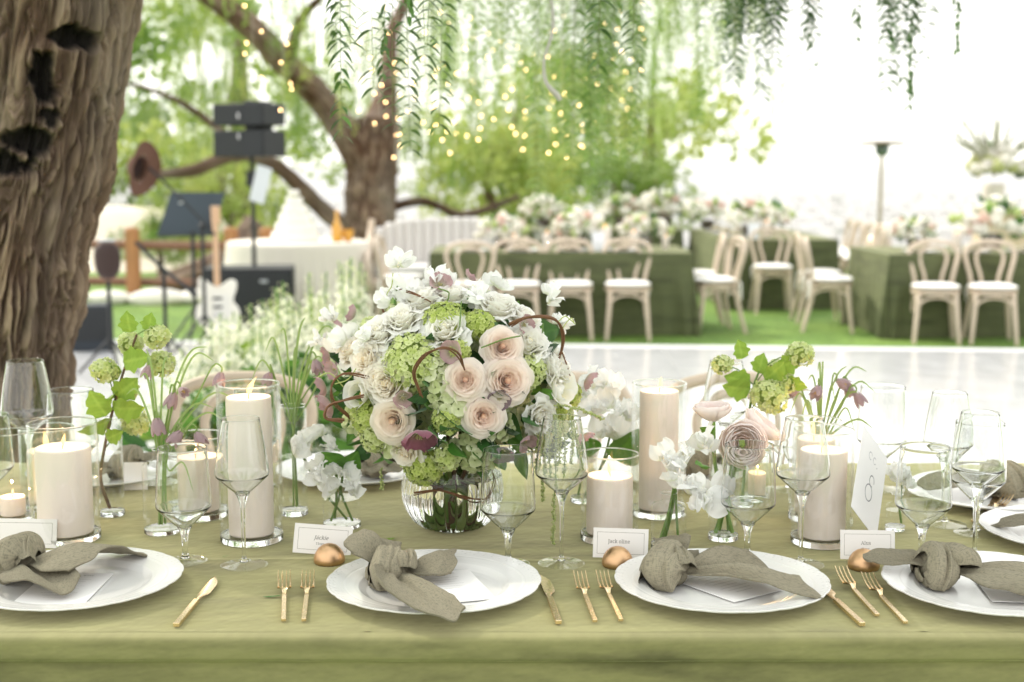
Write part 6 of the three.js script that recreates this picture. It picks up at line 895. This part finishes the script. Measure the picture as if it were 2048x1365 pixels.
// ---------------------------------------------------------------- cake table
{
  const ivory = std([0.74, 0.69, 0.61], 0.85), t = thing('cake_table', 'round table under a pleated ivory cloth below the white cake', 'table', [-2.18, 0, -13.75]);
  obj('tablecloth', sheet(220, 14, (u, v) => { const a = u * 2 * PI, f = ss(0.1, 1, v), r = (v < 0.1 ? 0.70 + 0.02 * v * 10 : 0.72 + 0.10 * f) + f * 0.028 * sin(a * 34 + 2 * sin(a * 5)); return [cos(a) * r, v < 0.1 ? 0.75 - 0.012 * v * 10 : mix(0.738, 0.006, (v - 0.1) / 0.9), sin(a) * r]; }, { closeU: true }), ivory, t); obj('table_surface', lathe([[0, 0.7505], [0.70, 0.7502]], 60), ivory, t);
  const c = thing('tiered_cake', 'white wedding cake of stacked tiers on the ivory table', 'cake', [-2.20, 0.752, -13.7]), ic = std([0.86, 0.83, 0.78], 0.6);
  let y = 0; [[0.235, 0.095], [0.195, 0.09], [0.155, 0.09], [0.12, 0.085], [0.085, 0.08], [0.05, 0.05]].forEach(([r, h], i) => { obj(i < 5 ? 'cake_tier' : 'cake_topper', i < 5 ? lathe([[0, y], [r * 1.03, y], [r * 1.04, y + 0.012], [r, y + 0.016], [r, y + h - 0.008], [r - 0.01, y + h], [0, y + h]], 40) : join(Array.from({ length: 9 }, (_, k) => ball(0.02, 0.035 * cos(k * 0.7), y + 0.03 + 0.012 * (k % 3), 0.035 * sin(k * 0.7), 8, 6))), ic, c); y += h + 0.001; });
  const b = thing('amber_bottle', 'amber glass bottle on the right side of the cake table', 'bottle', [-1.76, 0.752, -13.6]); const am = std([0.70, 0.34, 0.03], 0.2, { clearcoat: 1 }); obj('body', lathe([[0, 0], [0.05, 0], [0.054, 0.02], [0.054, 0.15], [0.03, 0.20], [0.02, 0.23], [0.02, 0.28], [0, 0.28]], 24), am, b); obj('stopper', lathe([[0, 0.281], [0.024, 0.281], [0.026, 0.31], [0, 0.315]], 16), am, b);
  const b2 = thing('amber_bowl', 'small amber dish beside the amber bottle', 'bowl', [-1.66, 0.752, -13.66]); obj('dish', lathe([[0, 0.004], [0.035, 0.004], [0.05, 0.05], [0.06, 0.12], [0.064, 0.12], [0.054, 0.045], [0.038, 0], [0, 0]], 24), am, b2);
}
// ---------------------------------------------------------------- the band's corner
const blk = std([0.012, 0.014, 0.017], 0.55), blk2 = std([0.02, 0.022, 0.026], 0.7), chrome = std([0.6, 0.6, 0.62], 0.25, { metalness: 1 });
const tripod = (t, r, h, hub, m = blk) => { obj('pole', tube([[0, hub - 0.1, 0], [0, h, 0]], 0.016, { seg: 8 }), m, t); for (let k = 0; k < 3; k++) { const a = k * 2.094 + 0.4; obj('leg', tube([[0, hub, 0], [cos(a) * r, 0.012, sin(a) * r]], 0.011, { seg: 6 }), m, t); } };
{
  const s = thing('subwoofer', 'black subwoofer box on the lawn carrying the speaker pole', 'speaker', [-2.42, 0.0, -12.45], 0.12); obj('cabinet', box(0.80, 0.57, 0.55, 0, 0.30, 0, 0.015), blk, s); obj('grille', box(0.74, 0.44, 0.012, 0, 0.33, 0.282, 0.004), blk2, s); obj('badge', box(0.07, 0.03, 0.006, 0.14, 0.47, 0.292, 0.002), std([0.4, 0.42, 0.45], 0.4, { metalness: 0.6 }), s); for (const [x, z] of [[-0.34, 0.2], [0.34, 0.2], [-0.34, -0.2], [0.34, -0.2]]) obj('foot', box(0.06, 0.03, 0.06, x, 0.0, z, 0.004).translate(0, 0.0, 0), blk2, s);
  const p = thing('line_array_speaker', 'black two-box speaker stacked high on a thin pole', 'speaker', [-2.37, 0.59, -12.40], -0.45);
  obj('pole', tube([[0, 0, 0], [0, 1.06, 0]], 0.02, { seg: 10 }), blk, p); obj('pole_clamp', box(0.09, 0.14, 0.09, 0, 0.80, 0, 0.015), blk2, p);
  obj('speaker_box', box(0.56, 0.195, 0.34, -0.02, 1.375, 0, 0.012), blk, p); obj('speaker_box', box(0.56, 0.235, 0.34, -0.02, 1.115, 0, 0.012), blk, p); obj('bracket', box(0.10, 0.50, 0.30, 0.05, 1.25, -0.05, 0.01), blk2, p); obj('grille', box(0.24, 0.19, 0.01, 0.13, 1.375, 0.176, 0.003), blk2, p); obj('grille', box(0.24, 0.23, 0.01, 0.13, 1.115, 0.176, 0.003), blk2, p);
  for (const y of [1.18, 1.36]) obj('rigging_pin', box(0.02, 0.05, 0.012, 0.0, y, 0.184, 0.003), chrome, p);
  const tb = thing('tablet_holder', 'pale grey tablet clipped on the speaker pole, tilted', 'tablet', [-2.24, 1.34, -12.1]); obj('tablet', box(0.15, 0.33, 0.012, 0, 0, 0, 0.005).rotateZ(-0.28).rotateY(-0.3), std([0.62, 0.65, 0.69], 0.4), tb); obj('arm', tube([[-0.12, -0.12, -0.26], [-0.05, -0.1, -0.12], [0, -0.03, -0.012]], 0.012, { seg: 6 }), blk, tb);
  const m = thing('music_stand', 'black music stand with a perforated tilted desk', 'music stand', [-2.60, 0.026, -11.0], 0.25); tripod(m, 0.30, 0.95, 0.33); obj('desk', sheet(10, 8, (u, v) => [mix(-0.22, 0.22, u) + 0.12 * (v - 0.5), 0.92 + 0.34 * v, -0.06 - 0.16 * v + 0.02 * sin(u * PI)]), std([0.03, 0.045, 0.06], 0.5), m); obj('ledge', box(0.44, 0.012, 0.06, -0.06, 0.915, -0.03, 0.003), blk, m); for (let k = 0; k < 3; k++) obj('desk_slot', tube([[-0.10 + 0.09 * k, 1.17 - 0.03 * k, -0.165], [-0.06 + 0.09 * k, 1.18 - 0.03 * k, -0.17]], 0.008, { seg: 6 }), std([0.5, 0.52, 0.5], 0.6), m);
  const mic = thing('microphone_stand', 'black boom microphone stand holding up the brown hat', 'microphone stand', [-2.45, 0.026, -10.7]); tripod(mic, 0.28, 1.0, 0.3); obj('boom', tube([[0.10, 0.93, 0], [-0.16, 1.22, 0], [-0.40, 1.46, 0.02]], 0.010, { seg: 6 }), blk, mic); obj('clutch', ball(0.03, 0, 1.0, 0, 10, 8), blk, mic);
  const hat = thing('felt_hat', 'brown wide-brimmed felt hat hung on the microphone boom', 'hat', [-2.90, 1.48, -10.62]); const felt = std([0.125, 0.062, 0.042], 0.95, { sheen: 0.4 }); const inside = std([0.028, 0.012, 0.010], 0.9);
  const tilt = (g) => g.rotateX(PI / 2 + 0.15).rotateY(1.12).rotateZ(-0.08);
  obj('brim', tilt(sheet(60, 8, (u, v) => { const a = u * 2 * PI, r = mix(0.084, 0.178, v), e = 1 + 0.16 * abs(sin(a)); return [cos(a) * r, 0.055 * v * v * pow(abs(cos(a)), 1.5), sin(a) * r * e * 1.08]; }, { closeU: true })), felt, hat);
  obj('crown', tilt(sheet(48, 12, (u, v) => { const a = u * 2 * PI, r = 0.092 * (1 - 0.15 * v) * sqrt(max(0, 1 - pow(v, 5))); return [cos(a) * r * 0.92, -0.12 * v - 0.012 * (v > 0.6 ? -abs(cos(a)) : 0), sin(a) * r * 1.12]; }, { closeU: true })), felt, hat); obj('lining', tilt(sheet(40, 6, (u, v) => { const a = u * 2 * PI, r = 0.086 * (1 - v); return [cos(a) * r * 0.92, -0.045 - 0.03 * v, sin(a) * r * 1.12]; }, { closeU: true })), inside, hat);
  const pd = thing('padded_stool', 'dark brown padded seat back on a thin black pole beside the trunk', 'stool', [-2.88, 0.026, -9.6]); tripod(pd, 0.24, 0.66, 0.25); obj('pad', warp(new THREE.SphereGeometry(1, 28, 18), (x, y, z) => [Math.sign(x) * pow(abs(x), 0.75) * 0.095 * (1 + 0.12 * y), 0.80 + Math.sign(y) * pow(abs(y), 0.75) * 0.13, z * 0.05]), std([0.035, 0.014, 0.012], 0.55), pd); obj('rail', tube([[-0.06, 0.945, 0], [0.06, 0.945, 0]], 0.012, { seg: 8 }), chrome, pd);
  const bm = thing('boom_arm_stand', 'black boom stand slanting down between the stool and the fence post', 'microphone stand', [-2.56, 0.026, -9.9]); tripod(bm, 0.25, 0.72, 0.25); obj('boom', tube([[-0.20, 0.92, 0], [0.0, 0.72, 0], [0.18, 0.58, 0.02]], 0.014, { seg: 6 }), blk, bm); obj('microphone', tube([[0.17, 0.59, 0.02], [0.24, 0.53, 0.03]], [0.018, 0.026], { seg: 8 }), blk2, bm);
  const mo = thing('stage_monitor', 'dark blue-black monitor speaker low beside the trunk', 'speaker', [-3.42, 0.026, -10.9], 0.3); obj('cabinet', warp(box(0.34, 0.36, 0.34, 0, 0.18, 0, 0.012), (x, y, z) => [x, y, z > 0.1 ? z - 0.25 * y : z]), std([0.014, 0.02, 0.032], 0.5), mo); obj('grille', box(0.30, 0.30, 0.01, 0, 0.185, 0.145, 0.003).rotateX(-0.0), blk2, mo);
  const g = thing('electric_guitar', 'white electric guitar with a maple neck on a stand', 'guitar', [-2.40, 0.026, -10.95], 0.25); const body = new THREE.Shape(); body.moveTo(-0.05, 0.02).bezierCurveTo(-0.20, 0.0, -0.19, 0.17, -0.125, 0.21).bezierCurveTo(-0.10, 0.25, -0.16, 0.33, -0.14, 0.40).bezierCurveTo(-0.12, 0.43, -0.09, 0.38, -0.04, 0.345).lineTo(0.04, 0.345).bezierCurveTo(0.07, 0.36, 0.12, 0.42, 0.15, 0.37).bezierCurveTo(0.16, 0.30, 0.10, 0.25, 0.125, 0.20).bezierCurveTo(0.19, 0.15, 0.20, 0.0, 0.06, 0.01).bezierCurveTo(0.02, 0.015, 0.0, 0.03, -0.05, 0.02);
  const tl = (q) => q.rotateX(-0.18).translate(0, 0.16, 0); obj('body', tl(indexed(new THREE.ExtrudeGeometry(body, { depth: 0.035, bevelEnabled: true, bevelSize: 0.008, bevelThickness: 0.008, bevelSegments: 3, curveSegments: 14 }).toNonIndexed())), std([0.80, 0.77, 0.70], 0.3, { clearcoat: 0.8 }), g);
  obj('pickguard', tl(box(0.13, 0.20, 0.004, 0.03, 0.17, 0.047, 0.001)), std([0.74, 0.72, 0.68], 0.4), g); obj('neck', tl(box(0.048, 0.52, 0.024, 0, 0.60, 0.048, 0.008)), std([0.62, 0.40, 0.25], 0.45), g); obj('headstock', tl(box(0.075, 0.15, 0.018, 0.008, 0.925, 0.044, 0.008)), std([0.62, 0.40, 0.25], 0.45), g); obj('bridge', tl(box(0.07, 0.03, 0.01, 0, 0.11, 0.052, 0.002)), chrome, g); for (let k = 0; k < 2; k++) obj('pickup', tl(box(0.075, 0.02, 0.008, 0, 0.17 + 0.07 * k, 0.052, 0.003)), blk2, g);
  const gs = thing('guitar_stand', 'thin black stand under the white guitar', 'guitar stand', [-2.40, 0.026, -11.05]); obj('upright', tube([[0, 0.02, -0.12], [0, 0.78, -0.11]], 0.011, { seg: 6 }), blk, gs); obj('yoke', tube([[-0.12, 0.14, 0.10], [-0.10, 0.13, 0.0], [0, 0.14, -0.11], [0.10, 0.13, 0.0], [0.12, 0.14, 0.10]], 0.010, { seg: 6 }), blk, gs); for (const s of [-1, 1]) obj('leg', tube([[0, 0.3, -0.12], [s * 0.2, 0.01, 0.05]], 0.010, { seg: 6 }), blk, gs);
}
// ---------------------------------------------------------------- rail fence, log and stones at the left
{
  const w1 = std([0.42, 0.20, 0.085], 0.8, { map: barkCol }), w2 = std([0.24, 0.13, 0.085], 0.85, { map: barkCol }), f = thing('rail_fence', 'low orange-brown wooden rail fence along the back of the lawn at left', 'fence', [0, 0, 0]);
  for (const x of [-6.6, -5.45, -4.26, -3.15, -2.75]) obj('post', tube([[x, -0.05, -15.15], [x, 0.80, -15.15], [x, 0.83, -15.15]], [0.085, 0.085, 0.06], { seg: 12 }), w1, f);
  for (const y of [0.62, 0.20]) obj('rail', tube([[-7.2, y, -15.24], [-5, y + 0.02, -15.26], [-3.6, y, -15.24], [-2.5, y + 0.01, -15.25]], 0.05, { seg: 10 }), w2, f);
  const lg = obj('fallen_log', trunkGeo([[-4.15, 0.14, -15.9], [-3.7, 0.24, -15.8], [-3.35, 0.42, -15.9], [-3.05, 0.85, -16.1]], [0.13, 0.20, 0.21, 0.15], { seg: 30, n: 40, rough: 0.06 }), barkMat); tag(lg, 'brown curved log lying behind the fence', 'log');
  seed(99); const sm = std([0.78, 0.74, 0.68], 0.9); let i = 0; for (const [x, z, s] of [[-4.9, -14.9, 0.2], [-4.45, -14.85, 0.24], [-3.9, -14.8, 0.30], [-3.45, -14.85, 0.26], [-3.0, -14.8, 0.22], [-5.5, -14.9, 0.25]]) { const o = obj('white_stone', warp(new THREE.IcosahedronGeometry(s, 3), (a, b, c) => { const k = 0.9 + 0.35 * (fbm(a * 4 + i, b * 4, c * 4, 3) - 0.5); return [a * k * 1.2, b * k * 0.42, c * k * 0.7]; }), sm); o.position.set(x, 0.07, z); tag(o, ['pale stone at the fence, second from left', 'pale stone just left of the fence post', 'long pale stone right of the fence post', 'pale stone below the music stand', 'pale stone by the guitar neck', 'pale stone farthest left along the fence'][i], 'stone', 'pale stones along the fence'); i++; }
}
// ---------------------------------------------------------------- the white flower bank behind the near table
{
  const t = thing('flower_bank', 'tall bank of white delphinium-like spikes and green leaves on the dance floor', 'flower arrangement', [0, 0.026, 0]); seed(731);
  const L = [], F = [], petal = floretGeo(5, 0.027, [0.88, 0.88, 0.70], [0.94, 0.94, 0.88], 3), petal2 = floretGeo(5, 0.016, [0.55, 0.62, 0.25], [0.80, 0.82, 0.60], 4);
  const spikes = []; 
  const rows = [[-1.62, 0.55], [-1.50, 0.66], [-1.40, 0.76], [-1.30, 0.78], [-1.20, 0.80], [-1.10, 0.88], [-1.0, 0.95], [-0.90, 0.99], [-0.80, 1.04], [-0.70, 0.92]];
  for (let i = 0; i < 150; i++) { const k = R(0, rows.length - 1), j = floor(k), x = mix(rows[j][0], rows[min(j + 1, 9)][0], k - j), H0 = mix(rows[j][1], rows[min(j + 1, 9)][1], k - j), z = R(-6.9, -5.9), H1 = H0 * (1 - 0.45 * pow(rnd(), 1.6)) * (z < -6.4 ? 1 : 0.86), lean = [R(-0.08, 0.08), R(-0.05, 0.05)]; const S = [], sp = H1 * (k > 3.2 ? R(0.5, 0.8) : R(0.2, 0.4)), nn = floor(sp * 115);
    for (let q = 0; q < nn; q++) { const f = q / nn, a = q * 2.4, y = H1 - sp + sp * f, r = 0.044 * (1 - 0.75 * f) + 0.008; S.push(put(f > 0.82 ? petal2 : petal, [x + lean[0] * f + cos(a) * r, y, z + lean[1] * f + sin(a) * r], [cos(a), 0.5 + f, sin(a)], R(0, 6), (1 - 0.55 * f) * R(0.85, 1.25))); }
    const g = greens[[1, 2, 4, 2][i % 4]]; for (let q = 0; q < 7; q++) { const a = R(0, 6.28), y = H1 * R(0.15, 0.75); F.push(put(leafGeo(R(0.08, 0.16), R(0.018, 0.034), { ca: g[0], cb: g[1], nv: 4, sd: q }), [x + R(-0.05, 0.05), y, z + R(-0.05, 0.05)], [cos(a), R(-0.2, 0.8), sin(a)])); }
    F.push(paint(tube([[x, 0, z], [x + lean[0], H1, z + lean[1]]], 0.004, { seg: 4 }), g[1])); obj('flower_spike', S, petalMat, t); }
  for (let i = 0; i < 420; i++) { const k = R(0, 9), j = floor(k), x = mix(rows[j][0], rows[min(j + 1, 9)][0], k - j), H0 = mix(rows[j][1], rows[min(j + 1, 9)][1], k - j) * 0.55, a = R(0, 6.28), g = greens[[0, 1, 2, 2][i % 4]]; F.push(put(leafGeo(R(0.10, 0.18), R(0.03, 0.05), { ca: g[0], cb: g[1], nv: 4, sd: i }), [x, R(0.02, 1) * H0, R(-6.9, -5.7)], [cos(a), R(-0.4, 0.7), sin(a)])); }
  const f = obj('foliage', F, leafMat, t); f.userData.kind = 'stuff';
}
// ---------------------------------------------------------------- fairy lights hanging from the trees
{
  const bulbG = new THREE.SphereGeometry(0.0052, 8, 6), bulbM = new THREE.MeshStandardMaterial({ color: 0x000000, emissive: new THREE.Color(1, 0.62, 0.27), emissiveIntensity: 13 }), wireM = std([0.55, 0.50, 0.42], 0.6); seed(606);
  // [x, z, lowest bulb, highest bulb]
  const S = [[-1.70, -9.0, 2.07, 2.75], [-1.50, -9.0, 1.86, 2.75], [-0.98, -9.2, 1.78, 2.6], [-0.86, -9.0, 1.82, 2.6], [-0.74, -8.8, 1.55, 2.3], [-0.66, -8.6, 1.62, 2.2], [-0.55, -9.1, 1.72, 2.45], [-0.45, -8.7, 1.66, 2.5], [-0.36, -8.9, 1.58, 2.2], [-0.26, -9.3, 1.70, 2.5], [-0.16, -8.6, 1.66, 2.4], [-0.05, -9.0, 1.75, 2.55], [0.06, -8.8, 1.60, 2.4], [0.14, -9.2, 1.70, 2.5], [0.24, -8.9, 1.58, 2.45], [0.33, -9.1, 1.64, 2.5], [0.40, -8.7, 1.55, 2.3], [0.48, -9.0, 1.62, 2.4], [0.58, -9.2, 1.78, 2.45], [0.70, -8.9, 1.86, 2.5], [0.82, -9.1, 2.0, 2.6]];
  S.forEach(([x, z, y0, y1], i) => { const t = thing('fairy_light_string', 'hanging string of warm fairy lights with glowing bulbs', 'fairy lights', [x, 0, z], 0, 'strings of fairy lights hanging in the foliage'); t.userData.label = i < 2 ? ['string of warm fairy lights before the left limb, nearer the big trunk', 'string of warm fairy lights before the left limb, the longer one'][i] : 'string of warm fairy lights hanging among the middle fronds'; obj('wire', tube([[0, 3.45, 0], [0.01, 2.6, 0], [-0.01, y0, 0]], 0.0016, { seg: 4 }), wireM, t); let y = y0; while (y < y1) { const b = obj('bulb', bulbG, bulbM, t); b.position.set(R(-0.06, 0.06), y, R(-0.06, 0.06)); y += R(0.035, 0.17); } });
}
renderer.render(scene, camera);
